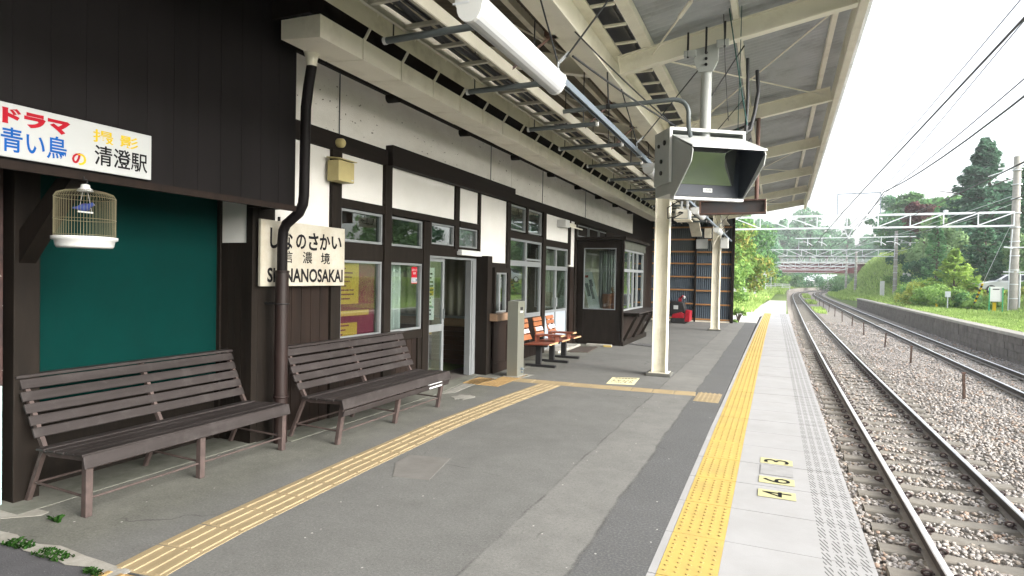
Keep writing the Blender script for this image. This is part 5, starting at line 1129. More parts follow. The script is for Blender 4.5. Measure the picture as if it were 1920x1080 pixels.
for side in (-.565, .565):
    for s_ in (-1, 1):
        b = MB(); x = side+s_*.095
        b.tube([(x+s_*.030+.040*math.cos(2*math.pi*k/14), -.01-.022*math.sin(2*math.pi*k/14), .045+.034*math.sin(2*math.pi*k/14)) for k in range(14)], .0125, 7, closed=True)
        b.tube([(x+s_*.05, .015, .014), (x, .035, .026), (x-s_*.04, .02, .030)], .010, 6); b.box(x-.02, x+.045, -.035, .05, 0, .010); b.build('rail_clip', M['clip'], pro)
first = True; y = 1.35; k = 0; ns = 0
pro_far = thing('sleeper', 'concrete sleeper farther along the near track', 'sleeper', (0,0,0), 'distant concrete sleepers of the near track'); sleeper_mesh('b').build('concrete_beam', M['conc'], pro_far)
while y < 85:
    src = pro if y < 26 else pro_far
    loc = (2.07+cv(y), y, RAILZ-.153); rz_ = -math.atan2(cv(y+.5)-cv(y-.5), 1)
    if (src is pro and first) or (src is pro_far and 'used' not in pro_far): src.location = loc; src['_o'] = loc; src.rotation_euler = (0,0,rz_); first = False; (src is pro_far) and src.__setitem__('used', 1)
    else: dup(src, loc, rz_)
    y += .60
pro2 = thing('sleeper', 'weathered sleeper half buried in ballast under the far track', 'sleeper', (0,0,0), 'buried sleepers of the far track'); sleeper_mesh('b').build('concrete_beam', M['conc'], pro2)
y = 14.0; first = True
while y < 75:
    loc = (6.185+cv(y), y, RAILZ-.175); rz_ = -math.atan2(cv(y+.5)-cv(y-.5), 1)
    if first: pro2.location = loc; pro2['_o'] = loc; pro2.rotation_euler = (0,0,rz_); first = False
    else: dup(pro2, loc, rz_)
    y += .62
b = MB()
for (cx0, ya_, yb_) in ((2.07, 85, 200), (6.185, 75, 200)):
    y = ya_
    while y < yb_: b.box(cx0-1+cv(y), cx0+1+cv(y), y-.1, y+.1, -1.3, RAILZ-.155); y += .62
tag(b.build('distant_sleepers', M['conc'], origin=(0,0,0)), 'far off sleepers of both tracks merging with distance', 'sleepers', kind='stuff')

# ballast: loose crushed stone over the bed
def stones():
    rs = np.random.RandomState(4); gphi = (1+5**.5)/2
    ico = np.array([(-1,gphi,0),(1,gphi,0),(-1,-gphi,0),(1,-gphi,0),(0,-1,gphi),(0,1,gphi),(0,-1,-gphi),(0,1,-gphi),(gphi,0,-1),(gphi,0,1),(-gphi,0,-1),(-gphi,0,1)])/1.9
    fc = np.array([(0,11,5),(0,5,1),(0,1,7),(0,7,10),(0,10,11),(1,5,9),(5,11,4),(11,10,2),(10,7,6),(7,1,8),(3,9,4),(3,4,2),(3,2,6),(3,6,8),(3,8,9),(4,9,5),(2,4,11),(6,2,10),(8,6,7),(9,8,1)])
    protos = [ico*(1+rs.uniform(-.42, .34, (12,1)))*np.array([1, rs.uniform(.65,1), rs.uniform(.5,.85)]) for _ in range(10)]
    P = []
    def fill(ya, yb, dens, smin, smax, xr=None):
        n_ = int((yb-ya)*7.6*dens); y = rs.uniform(ya, yb, n_); x = rs.uniform(.5, 8.0, n_)
        keep = x < .305*y+1.9
        x, y = x[keep], y[keep]; P.append(np.stack([x, y, rs.uniform(smin, smax, len(x))], 1))
    fill(1.5, 9, 560, .016, .036); fill(9, 16, 420, .018, .038); fill(16, 28, 260, .02, .042); fill(28, 48, 90, .024, .05)
    P = np.concatenate(P); c_ = np.interp(P[:,1], _yy, _sm); xr = P[:,0]
    x = P[:,0]+c_; y = P[:,1]
    # bed profile: full between the sleepers, a shoulder towards the platform, a low heap between the tracks
    z = -1.200+.02*np.exp(-((xr-2.07)/.42)**2)+.02*np.sin(x*3.1+y*1.3)+.07*np.exp(-((xr-4.3)/.85)**2)-.03*np.exp(-((xr-.75)/.2)**2)
    zb = -1.235+.05*((xr > .9) & (xr < 3.3))
    z = z+rs.uniform(-.012, .022, len(x))
    # keep the sleeper tops of the near track mostly clear
    ph = ((y-1.35+.3) % .6)-.3
    on = (np.abs(ph) < .13) & (xr > 1.05) & (xr < 3.1)
    nearclip = (np.abs(ph) < .16) & ((np.abs(xr-1.505) < .22) | (np.abs(xr-2.635) < .22)); drop = (on & (rs.rand(len(x)) < .95)) | nearclip
    onr = (np.abs(xr-1.505) < .085) | (np.abs(xr-2.635) < .085) | (np.abs(xr-5.62) < .075) | (np.abs(xr-6.75) < .075)
    keep = ~(drop | onr); x, y, z, s_ = x[keep], y[keep], z[keep], P[keep, 2]
    n_ = len(x); pid = rs.randint(0, 10, n_); a1, a2 = rs.uniform(0, 6.28, n_), rs.uniform(-.9, .9, n_)
    base = np.stack(protos)[pid]*s_[:,None,None]
    ca, sa, cb, sb = np.cos(a1)[:,None], np.sin(a1)[:,None], np.cos(a2)[:,None], np.sin(a2)[:,None]
    X, Y, Z = base[:,:,0], base[:,:,1], base[:,:,2]
    Y, Z = Y*cb-Z*sb, Y*sb+Z*cb; X, Y = X*ca-Y*sa, X*sa+Y*ca
    V = np.stack([X+x[:,None], Y+y[:,None], Z+z[:,None]], -1).reshape(-1, 3)
    F = (fc[None]+(np.arange(n_)*12)[:,None,None]).reshape(-1, 3)
    return V, F
bs = bpy.data.materials.new('ballast_stone'); bs.use_nodes = True; t_ = bs.node_tree; b_ = t_.nodes['Principled BSDF']; b_.inputs['Roughness'].default_value = .9
g_ = t_.nodes.new('ShaderNodeNewGeometry'); cr = t_.nodes.new('ShaderNodeValToRGB'); cr.color_ramp.interpolation = 'CONSTANT'
for k, (p_, c_) in enumerate(((0,(0.295,0.279,0.261)), (.16,(0.368,0.342,0.314)), (.34,(0.332,0.299,0.267)), (.5,(0.411,0.389,0.362)), (.64,(0.258,0.242,0.230)), (.76,(0.358,0.305,0.251)), (.86,(0.453,0.426,0.398)), (.94,(0.390,0.289,0.224)))):
    e = cr.color_ramp.elements[k] if k < 2 else cr.color_ramp.elements.new(p_); e.position = p_; e.color = (*c_, 1)
n_ = t_.nodes.new('ShaderNodeTexNoise'); n_.inputs['Scale'].default_value = 60; mr_ = t_.nodes.new('ShaderNodeMixRGB'); mr_.blend_type = 'MULTIPLY'; mr_.inputs[0].default_value = .3
t_.links.new(g_.outputs['Position'], n_.inputs['Vector']); t_.links.new(g_.outputs['Random Per Island'], cr.inputs[0]); t_.links.new(cr.outputs[0], mr_.inputs[1]); t_.links.new(n_.outputs[0], mr_.inputs[2]); t_.links.new(mr_.outputs[0], b_.inputs['Base Color'])
V, F = stones(); o = npmesh('ballast', V, F, bs); tag(o, 'grey and tan crushed stone ballast around the tracks', 'ballast', kind='stuff')

# short rusty posts between the tracks
for k, y in enumerate((17.7, 24.3, 30.0, 37.2, 43.5, 50.5, 58, 66, 75, 84, 94)):
    x = 4.22+cv(y); lean = (-.03, .02, .05, -.02, .03)[k % 5]
    t = thing('marker_post', ['nearest', 'second', 'third', 'fourth', 'fifth', 'sixth', 'seventh', 'eighth', 'ninth', 'tenth', 'farthest'][k]+' short rusty post standing in the ballast between the tracks', 'post', (x, y, -1.25), 'short posts between the tracks')
    b = MB(); b.bar((x, y, -1.3), (x+lean, y, -.52), .055, .055); b.build('post', M['concpost'], t)
    b = MB(); b.box(x+lean-.04, x+lean+.04, y-.03, y+.03, -.53, -.50); b.build('cap', M['rust'], t)

# opposite platform: block wall and coping
t = thing('old_platform_wall', 'low stone block wall with a pale coping beyond the far track', 'wall', (7.9, 40, -1.3))
b = MB(); r_ = random.Random(8)
y = 8.0
ysw = [8+k*1.5 for k in range(49)]
mbw = MB()
for ya_, yb_ in zip(ysw[:-1], ysw[1:]):
    for r2 in range(4):
        off = .4*(r2 % 2); n2 = 3
        for k in range(n2):
            u0 = ya_+(yb_-ya_)*k/n2+.006+off*.25; u1 = ya_+(yb_-ya_)*(k+1)/n2-.006+off*.25; j = r_.uniform(-.008, .012)
            xa, xb = 7.92+cv(u0)+j, 7.92+cv(u1)+j; za, zb = -1.32+r2*.275+.006, -1.32+(r2+1)*.275-.006
            mbw.hexa([(xa,u0,za),(xa+.2,u0,za),(xa+.2,u0,zb),(xa,u0,zb)], [(xb,u1,za),(xb+.2,u1,za),(xb+.2,u1,zb),(xb,u1,zb)])
    xa, xb = 7.96+cv(ya_), 7.96+cv(yb_); mbw.hexa([(xa,ya_,-1.32),(xa+.3,ya_,-1.32),(xa+.3,ya_,-.22),(xa,ya_,-.22)], [(xb,yb_,-1.32),(xb+.3,yb_,-1.32),(xb+.3,yb_,-.22),(xb,yb_,-.22)])
mbw.build('block_face', M['wallold'], t)
mbc = MB()
for ya_, yb_ in zip(ysw[:-1], ysw[1:]):
    xa, xb = 7.84+cv(ya_), 7.84+cv(yb_); mbc.hexa([(xa,ya_+.006,-.22),(xa+.55,ya_+.006,-.22),(xa+.55,ya_+.006,-.10),(xa,ya_+.006,-.10)], [(xb,yb_-.006,-.22),(xb+.55,yb_-.006,-.22),(xb+.55,yb_-.006,-.10),(xb,yb_-.006,-.10)])
mbc.build('coping', M['coping'], t)

# ------------------------------------------------------------------ vegetation
def quads(P, D, S, ln, wd, bend=.25):
    """leaf quads at P along D with side S (arrays)"""
    n_ = len(P); ln = np.broadcast_to(ln, (n_,))[:,None]; wd = np.broadcast_to(wd, (n_,))[:,None]
    N_ = np.cross(D, S)
    a = P-D*ln*.5; b_ = P+S*wd*.5+N_*ln*.06; c_ = P+D*ln*.5-N_*ln*bend*.3; d_ = P-S*wd*.5+N_*ln*.06
    k = np.arange(n_); return np.concatenate([a, b_, c_, d_]), np.stack([k, k+n_, k+2*n_, k+3*n_], 1)
def rnd_dirs(rs, n_):
    v = rs.normal(size=(n_,3)); return v/np.linalg.norm(v, axis=1, keepdims=True)
def unit(v): return v/np.maximum(np.linalg.norm(v, axis=1, keepdims=True), 1e-6)
def conifer_leaves(seed, h, r, n_, size, droop=.25, base=.08, layers=16, ragged=.35):
    rs = np.random.RandomState(seed); P = []; D = []
    nb = layers*7; per = max(4, n_//nb)
    for L_ in range(layers):
        f = (L_+.5)/layers; z0 = h*(base+(1-base)*f)
        for b_ in range(7):
            a = rs.uniform(0, 6.283); rr = r*(1-f)**.85*rs.uniform(1-ragged, 1.12)+.05*r; zz = z0+rs.uniform(-.5,.5)*h/layers
            u = np.sqrt(rs.uniform(.02, 1, per)); sp = .22*rr*rs.normal(size=per)*(1-.4*u)
            x = u*rr*np.cos(a)-sp*np.sin(a); y = u*rr*np.sin(a)+sp*np.cos(a); z = zz-droop*rr*u**1.6+.10*rr*(u > .85)+rs.normal(size=per)*.012*h
            P.append(np.stack([x,y,z],1)); d_ = np.stack([np.cos(a)+rs.normal(size=per)*.5, np.sin(a)+rs.normal(size=per)*.5, -.25+rs.normal(size=per)*.35],1); D.append(d_)
    P = np.concatenate(P); D = unit(np.concatenate(D)); S = unit(np.cross(D, rnd_dirs(rs, len(P))+np.array([0,0,1.2])))
    return quads(P, D, S, size*rs.uniform(.6,1.3,len(P)), size*.42)
def broad_leaves(seed, h, r, n_, size, z0=.25, clumps=26, flat=.8):
    rs = np.random.RandomState(seed); cz = h*(z0+(1-z0)*.5); rz = h*(1-z0)*.5
    c = rnd_dirs(rs, clumps)*(rs.uniform(.25, .92, clumps)**.6)[:,None]*np.array([r, r, rz]); cr = rs.uniform(.20,.42,clumps)*r
    pick = rs.randint(0, clumps, n_); d_ = rnd_dirs(rs, n_); d_[:,2] = d_[:,2]*.8+.15
    P = c[pick]+unit(d_)*(cr[pick]*rs.uniform(.45,1.08,n_)**.5)[:,None]*np.array([1,1,flat])+np.array([0,0,cz])
    D = unit(rnd_dirs(rs, n_)+np.array([0,0,-.35])); S = unit(np.cross(D, d_+rnd_dirs(rs, n_)*.6))
    return quads(P, D, S, size*rs.uniform(.6,1.3,n_), size*.62)
def layered_leaves(seed, h, r, n_, size, layers=9):
    rs = np.random.RandomState(seed); P = []
    per = n_//(layers*3)
    for L_ in range(layers):
        f = L_/(layers-1)
        for q_ in range(3):
            a = rs.uniform(0, 6.283); rr = r*(1-.6*f)*rs.uniform(.3,.6); cx_, cy_ = rr*np.cos(a), rr*np.sin(a); R_ = r*(1-.55*f)*rs.uniform(.45,.75)
            t_ = rs.uniform(0, 6.283, per); u = np.sqrt(rs.uniform(0,1,per))*R_
            P.append(np.stack([cx_+u*np.cos(t_), cy_+u*np.sin(t_), h*(.12+.86*f)+rs.normal(size=per)*.018*h+.06*h*(1-(u/R_)**2)+rs.uniform(-.03,.03)*h], 1))
    P = np.concatenate(P); D = unit(rnd_dirs(rs, len(P))*np.array([1,1,.4])); S = unit(np.cross(D, np.array([0,0,1.])+rnd_dirs(rs,len(P))*.5))
    return quads(P, D, S, size*rs.uniform(.6,1.3,len(P)), size*.5)
_cache = {}
def tree(name, label, x, y, h, r, kind, leaf, n_=3500, size=.3, seed=1, z=None, cat='tree', trunk=True, group=None, **kw):
    if z is None: z = float(hz(x, y))-.1
    t = thing(name, label, cat, (x, y, z), group)
    f = {'conifer': conifer_leaves, 'broad': broad_leaves, 'layered': layered_leaves}[kind]
    V, F = f(seed, h, r, n_, size, **kw); o = npmesh('crown' if trunk else 'foliage', V, F, L[leaf]); o.parent = t
    rs = random.Random(seed); b = MB()
    if trunk:
        tr = max(.06, h*.018); top = h*(.93 if kind == 'conifer' else .72); b.tube([(x, y, z-.2), (x+rs.uniform(-.02,.02)*h, y, z+h*.3), (x+rs.uniform(-.03,.03)*h, y, z+top*.7), (x, y, z+top)], [tr*1.25, tr, tr*.6, tr*.15], 8)
        for k in range(9):
            a = rs.uniform(0, 6.28); zz = z+h*rs.uniform(.3,.7); l_ = r*rs.uniform(.4,.75); b.tube([(x, y, zz), (x+l_*.5*math.cos(a), y+l_*.5*math.sin(a), zz+l_*.28), (x+l_*math.cos(a), y+l_*math.sin(a), zz+l_*.4)], [tr*.4, tr*.28, tr*.1], 5)
        b.build('trunk', M['bark'], t)
    else:
        for k in range(10):
            a = rs.uniform(0, 6.28); l_ = r*rs.uniform(.3,.8); b.tube([(x, y, z), (x+l_*.4*math.cos(a), y+l_*.4*math.sin(a), z+h*.4), (x+l_*math.cos(a), y+l_*math.sin(a), z+h*.75)], [.03,.02,.008], 5)
        b.build('stem', M['bark'], t)
    return t
# right-hand side, beyond the old platform
tree('fir_tree', 'tallest dark blue green fir standing over the trees on the right', 20.6, 80, 15.4, 6.6, 'conifer', 'conifer', 19000, .6, 1, layers=22, droop=.12, ragged=.5)
tree('cypress_tree', 'slim bright green cypress with a pointed top beside the purple tree', 14.6, 72, 8.9, 1.45, 'conifer', 'cypress', 4500, .30, 2, layers=26, droop=-.35, ragged=.15, base=.02)
tree('purple_tree', 'reddish purple leaved tree behind the slim cypress', 16.6, 88, 11.2, 2.6, 'broad', 'maroon', 3200, .42, 3, z0=.62)
tree('broadleaf_tree', 'dark green leafy tree under the purple tree, left of the cypress', 18.6, 108, 9.5, 3.6, 'broad', 'dark', 5200, .42, 35, z0=.03)
tree('broadleaf_tree', 'bluish green tree filling the gap left of the dark leafy tree', 21.0, 140, 11.5, 4.2, 'broad', 'forest', 4600, .5, 36, z0=.03)
tree('yew_tree', 'bright yellow green bushy conifer in front of the darker trees', 12.9, 57, 4.5, 2.5, 'conifer', 'bright', 7000, .28, 4, layers=12, droop=-.22, base=.02, ragged=.25)
tree('willow_tree', 'pale grey green drooping tree behind the bright conifer', 16.6, 77, 7.6, 3.4, 'broad', 'pale', 5200, .40, 5, z0=.1)
tree('fir_tree', 'dark broad conifer between the bright conifer and the concrete pole', 17.0, 66, 6.3, 2.6, 'conifer', 'dark', 5500, .36, 6, layers=12, droop=-.1, base=.03)
tree('broadleaf_tree', 'deep green rounded tree low at the foot of the slim cypress', 14.0, 74, 4.2, 2.0, 'broad', 'dark', 4000, .30, 7, z0=.02)
tree('pine_tree', 'large layered pine on the embankment top left of the purple tree', 21.5, 126, 9.5, 5.2, 'layered', 'mid', 5200, .75, 8)
tree('pine_tree', 'layered pine leaning out above the road bridge on the right', 29.0, 168, 12.0, 6.0, 'layered', 'dark', 4800, .85, 9)
tree('broadleaf_tree', 'light green tree on the embankment behind the second catenary pole', 22.0, 114, 7.5, 4.0, 'broad', 'mid', 4500, .55, 10, z0=.1)
tree('fir_tree', 'dark conifer at the right edge of the picture behind the pole', 21.0, 70, 11.5, 3.4, 'conifer', 'dark', 6000, .45, 11, layers=16)
tree('fir_tree', 'shorter conifer just left of the tall fir', 17.8, 84, 9.0, 3.2, 'conifer', 'conifer', 4800, .45, 12, layers=14)
tree('broadleaf_tree', 'olive green tree behind the silver car', 19.4, 64, 4.6, 2.4, 'broad', 'pale', 3800, .30, 13, z0=.15)
tree('fir_tree', 'blue green conifer to the right of the tall fir', 24.5, 84, 11.0, 4.0, 'conifer', 'conifer', 5000, .5, 14, layers=14)
tree('broadleaf_tree', 'mid green tree filling the gap right of the pines', 21.5, 98, 8.5, 4.5, 'broad', 'mid', 4500, .5, 33, z0=.05)
tree('broadleaf_tree', 'dark green tree at the far right behind the pole top', 27.5, 90, 12.0, 4.5, 'broad', 'dark', 4500, .5, 34, z0=.05)
for k, (x, y, h, r, lf, lb) in enumerate(((10.9, 55, 1.7, 1.5, 'bush', 'bright green bush nearest the platform edge, left end of the row'), (11.6, 53, 1.9, 1.7, 'bush', 'bright green bush in the middle of the row by the old platform'), (12.6, 52.5, 1.4, 1.3, 'mid', 'darker leafy bush in front of the silver car'), (11.0, 58, 2.0, 1.7, 'bushy', 'yellowish green bush behind the front row'), (14.6, 58.5, 2.3, 1.9, 'bushy', 'yellow tinged bush just left of the silver car'), (13.0, 50.6, 1.1, 1.1, 'bush', 'low bush beside the striped guy guard'), (17.4, 54, 1.8, 1.6, 'bush', 'leafy bush right of the concrete pole'), (16.2, 49, 1.1, 1.3, 'bushy', 'low yellow green bush right of the notice board'), (11.6, 63, 2.0, 1.7, 'mid', 'rounded dark bush at the foot of the bank'), (12.4, 66, 2.2, 2.0, 'bush', 'bush under the bright conifer'))):
    tree('bush', lb, x, y, h, r, 'broad', lf, 3400, .20, 40+k, cat='bush', trunk=False, z0=-.15, clumps=20, group='bushes along the old platform')
# embankment plants
for k, (x, y, h, r, lf, lb) in enumerate(((17.2, 112, 1.2, 1.4, 'bush', 'bright shrub on the grassy bank by the second pole'), (29, 196, 3.0, 3.0, 'bushy', 'yellow green shrub on the bank at the right end of the bridge'), (14.8, 176, 1.6, 1.8, 'mid', 'dark shrub beside the line before the bridge'))):
    tree('shrub', lb, x+0, y, h, r, 'broad', lf, 2600, .34, 60+k, cat='shrub', trunk=False, z0=-.1, clumps=18)
# left side beyond the canopy
tree('maple_tree', 'yellow green maple with an orange tinged side next to the end screen', -3.2, 50, 6.4, 3.1, 'broad', 'maple', 7000, .30, 15, z0=.08, clumps=34)
tree('broadleaf_tree', 'light green bushy tree close behind the end screen', -3.6, 41, 3.6, 2.3, 'broad', 'bush', 5000, .24, 16, z0=.0)
tree('broadleaf_tree', 'taller green tree rising behind the maple', -5.2, 66, 9.0, 4.2, 'broad', 'mid', 5500, .42, 17, z0=.1)
tree('broadleaf_tree', 'leafy tree left of the line before the bridge', -5.4, 96, 11.5, 5.2, 'broad', 'mid', 5200, .55, 18, z0=.08)
tree('broadleaf_tree', 'dark green tree at the left end of the bridge', -3.4, 150, 10.5, 5.5, 'broad', 'forest', 4800, .7, 19, z0=.02)
tree('broadleaf_tree', 'pale green tree beside the signal on the left', -3.8, 118, 8.0, 3.6, 'broad', 'pale', 4500, .5, 20, z0=.05)
tree('bush', 'small green plant at the foot of the end screen post', -1.25, 25.0, .55, .30, 'broad', 'bush', 500, .10, 21, z=0, cat='plant', trunk=False, z0=-.2, clumps=10)
for k, (x, y, h, r, lf, lb) in enumerate(((3.5, 215, 5.0, 5.0, 'mid', 'round shrub under the left half of the bridge'), (10.0, 232, 6.0, 6.0, 'forest', 'green mound of leaves seen under the middle of the bridge'), (1.0, 185, 4.0, 3.6, 'bush', 'light shrub beside the fence before the bridge'), (19, 240, 6, 6, 'mid', 'shrubs seen under the right half of the bridge'), (-3.0, 200, 6.5, 5.0, 'mid', 'shrub under the left abutment of the bridge'))):
    tree('shrub', lb, x, y, h, r, 'broad', lf, 3000, .5, 70+k, cat='shrub', trunk=False, z0=-.15, clumps=20)
# wooded hill far behind the bridge
rs_ = random.Random(12); src = []
names = ['rounded', 'pointed', 'broad', 'tall', 'full']
for k in range(5):
    kd = 'conifer' if k in (1, 3) else 'broad'
    t = tree('forest_tree', 'far off %s tree on the wooded hill behind the bridge' % names[k], -30+k*12, 300, 15+2*(k % 3), 5.6 if kd == 'broad' else 4.6, kd, 'forest', 2600, 1.0, 80+k, group='trees on the far wooded hill, %s crowns' % names[k])
    src.append(t)
for row, (y0_, n_) in enumerate(((262, 12), (285, 13), (312, 14), (345, 14), (385, 13), (430, 12))):
    for k in range(n_):
        x = -62-.12*row*20+k*(15+row*1.2)+rs_.uniform(-4, 4)+(6 if row % 2 else 0); y = y0_+rs_.uniform(-7, 7)
        i_ = rs_.randrange(5); s_ = rs_.uniform(1.0, 1.4); dup(src[i_], (x, y, float(hz(x, y))-.3), rs_.uniform(0, 6.28), scale=(s_, s_, s_*rs_.uniform(.9, 1.1)))
# trees reflected in the station windows, right of the view
for k, (x, y, h, r, lf) in enumerate(((20, 24, 7, 3.4, 'mid'), (24, 32, 9, 4, 'dark'), (19, 40, 6, 3, 'pale'), (26, 16, 8, 4, 'mid'), (22, 47, 8, 3.6, 'conifer'))):
    tree('broadleaf_tree', ['leafy tree south of the concrete pole, first of the row', 'dark tree second in the row beyond the old platform', 'pale tree third in the row beyond the old platform', 'tree at the near end of the row beyond the old platform', 'blue green tree at the far end of the row'][k], x, y, h, r, 'broad', lf, 2200, .45, 90+k, z0=.05)

for k, (x, y, h, r, lf) in enumerate(((11, -14, 7, 3.6, 'mid'), (16, -24, 10, 5, 'dark'), (9.5, -32, 8, 4, 'pale'), (4.5, -48, 11, 6, 'mid'))):
    tree('broadleaf_tree', ['leafy tree behind the viewer beyond the far track', 'tall dark tree behind the viewer', 'pale tree far behind the viewer', 'tree closing the line behind the viewer'][k], x, y, h, r, 'broad', lf, 2200, .5, 110+k, z0=.05)
# grass blades: verge beside the path, old platform top and the bank
def grass(name, label, regions, seed):
    rs = np.random.RandomState(seed); P = []; H = []
    for (x0_, x1_, y0_, y1_, n_, h_) in regions:
        x = rs.uniform(x0_, x1_, n_); y = rs.uniform(y0_, y1_, n_); x = x+np.interp(y, _yy, _sm); P.append(np.stack([x, y, hz(x, y)-.02], 1)); H.append(h_*rs.uniform(.4, 1.1, n_))
    P = np.concatenate(P); H = np.concatenate(H)[:,None]; n_ = len(P); a = rs.uniform(0, 6.283, n_); d_ = np.stack([np.cos(a), np.sin(a), np.zeros(n_)], 1); s_ = np.stack([-d_[:,1], d_[:,0], d_[:,2]], 1); up = np.array([0,0,1.])
    wd = .012+H*.05
    V = np.concatenate([P-s_*wd, P+s_*wd, P+d_*H*.4+up*H*.7+s_*wd*.8, P+d_*H*.8*rs.uniform(.3,1,(n_,1))+up*H]); k = np.arange(n_)
    o = npmesh(name, V, np.stack([k, k+n_, k+2*n_, k+3*n_], 1), L['grass']); tag(o, label, 'grass', kind='stuff')
grass('grass', 'short bright grass on top of the old platform', [(8.4, 12, 26, 50, 26000, .16), (8.4, 15, 44, 75, 20000, .28), (12, 19, 30, 62, 12000, .3)], 1)
grass('grass', 'long bright grass on the verge left of the platform path', [(-7, -2.0, 25.5, 34, 9000, .28), (-8, -1.6, 33, 50, 14000, .35), (-8, -1.3, 50, 90, 14000, .5), (-6, -.8, 90, 150, 8000, .7), (-3.2, -1.9, 27, 34, 2500, .2), (-2.2, -1.2, 34, 60, 5000, .22), (-2.2, -.9, 60, 120, 5000, .4)], 2)
grass('grass', 'tall grass covering the embankment on the right', [(9, 14, 72, 120, 12000, .5), (11, 26, 95, 200, 34000, .8), (8.6, 12, 110, 190, 6000, .5)], 3)
grass('grass', 'weeds growing between the tracks where they bend', [(3.0, 3.9, 62, 74, 900, .35), (3.1, 4.1, 88, 100, 900, .5), (3.3, 4.4, 120, 150, 1500, .5), (-.8, .2, 92, 180, 3000, .6)], 4)

# ------------------------------------------------------------------ catenary, poles, bridge
def pole(mb, x, y, z0, z1, r0, r1): mb.tube([(x, y, z0), (x, y, z1)], [r0, r1], 14)
def gantry(label, y, xl, xr, zb, zt, poles, n_, dr=.045):
    t = thing('catenary_gantry', label, 'gantry', (xr, y, 0))
    for (px, z0, z1, r_) in poles:
        b = MB(); pole(b, px, y, z0, z1, r_, r_*.72); o = b.build('pole', M['polegrey'], t)
        b = MB()
        for zz in np.arange(z0+1.0, z1, .9): b.tube([(px, y, zz), (px, y, zz+.05)], r_*1.04, 14)
        b.build('band', M['galv'], o)
    for z, nm in ((zb, 'lower_chord'), (zt, 'upper_chord')):
        b = MB()
        for dy in (-.25, .25): b.bar((xl, y+dy, z), (xr, y+dy, z), dr*1.7, dr*2.0)
        b.build(nm, M['galv'], t)
    for k in range(n_+1):
        xk = xl+(xr-xl)*k/n_; b = MB(); b.bar((xk, y-.25, zb), (xk, y-.25, zt), dr*1.4, dr*1.4, up=(0,1,0)); b.bar((xk, y-.25, zb), (xk, y+.25, zb), dr, dr); b.build('upright', M['galv'], t)
        if k < n_:
            xa = xl+(xr-xl)*(k+1)/n_; b = MB()
            if xk+(xr-xl)/n_/2 > (xl+xr)/2-.5: b.bar((xk, y-.25, zb+.04), (xa, y-.25, zt-.04), dr*1.5, dr*1.5, up=(0,1,0))
            else: b.bar((xk, y-.25, zt-.04), (xa, y-.25, zb+.04), dr*1.5, dr*1.5, up=(0,1,0))
            b.build('diagonal', M['galv'], t)
    return t
Y1 = 47.9
g1 = gantry('near white lattice gantry across both tracks, fixed to the tall pole on the right', Y1, -2.9, 13.75, 5.42, 6.28, ((13.9, -.2, 9.8, .27), (-3.15, -.2, 7.6, .2)), 9)
b = MB(); b.bar((3.9, Y1, 6.3), (3.9, Y1, 7.75), .05, .05, up=(0,1,0)); b.bar((6.5, Y1, 6.3), (6.5, Y1, 7.75), .05, .05, up=(0,1,0)); b.bar((3.88, Y1, 7.78), (6.52, Y1, 7.80), .06, .06); b.build('top_frame', M['zinc'], g1)
b = MB(); b.bar((4.35, Y1, 5.4), (4.6, Y1, 4.78), .06, .06, up=(0,1,0)); b.bar((4.9, Y1, 5.4), (4.62, Y1, 4.78), .06, .06, up=(0,1,0)); b.bar((1.3, Y1, 4.72), (8.6, Y1, 4.80), .06, .06); b.build('drop_arm', M['galv'], g1)
for xk in (2.1, 3.0, 6.6, 7.4):
    b = MB(); b.bar((xk, Y1, 4.72), (xk, Y1, 4.2), .045, .045, up=(0,1,0)); b.tube([(xk-.5, Y1, 4.45), (xk-.2, Y1, 4.48), (xk+.05, Y1, 4.40), (xk+.3, Y1, 4.22)], .025, 6); b.build('registration_arm', M['galv'], g1)
for xk, z in ((3.2, 5.25), (4.65, 4.75), (3.5, 4.85), (6.2, 4.9)):
    b = MB(); b.lathe([(.0,0),(.09,.02),(.03,.05),(.09,.08),(.03,.11),(.09,.14),(0,.17)], (xk, Y1, z-.1), 10); b.build('insulator', M['insul'], g1)
b = MB()
for z in (1.55, 3.1): b.bar((13.3, Y1-.2, z+.95), (14.4, Y1-.2, z+.95), .07, .07)
b.bar((13.3, Y1-.2, 4.1), (13.75, Y1-.2, 3.98), .10, .07); b.bar((12.9, Y1-.1, 9.05), (14.9, Y1-.1, 9.15), .09, .09); b.bar((12.4, Y1, 8.6), (13.8, Y1, 9.1), .04, .04); b.build('cross_arm', M['galv'], g1)
b = MB()
for dx in (-.95, -.6, .6, .95): b.lathe([(0,0),(.06,.02),(.03,.05),(.06,.08),(.03,.11),(0,.15)], (13.9+dx, Y1-.1, 9.2), 8)
b.lathe([(0,0),(.16,.04),(.20,.2),(.16,.42),(0,.46)], (14.45, Y1-.2, 5.75), 12); b.lathe([(0,0),(.12,.04),(.15,.16),(0,.2)], (10.2, Y1, 6.32), 10); b.build('insulator', M['insul'], g1)
b = MB(); b.tube([(13.62, Y1-.15, -.1), (13.62, Y1-.15, 2.4)], .03, 8); b.tube([(14.18, Y1-.15, -.1), (14.18, Y1-.15, 2.4)], .05, 8); b.tube([(13.6, Y1-.2, 2.3), (13.7, Y1-.2, 5.2)], .03, 8); b.build('pole_pipe', M['galv'], g1)
Y2 = 100
g2 = gantry('second lattice gantry farther down the line, on a pole beside the bank', Y2, -2.3, 15.4, 5.50, 6.46, ((15.6, -.5, 9.1, .28), (-2.55, -.3, 7.8, .22)), 9, .05)
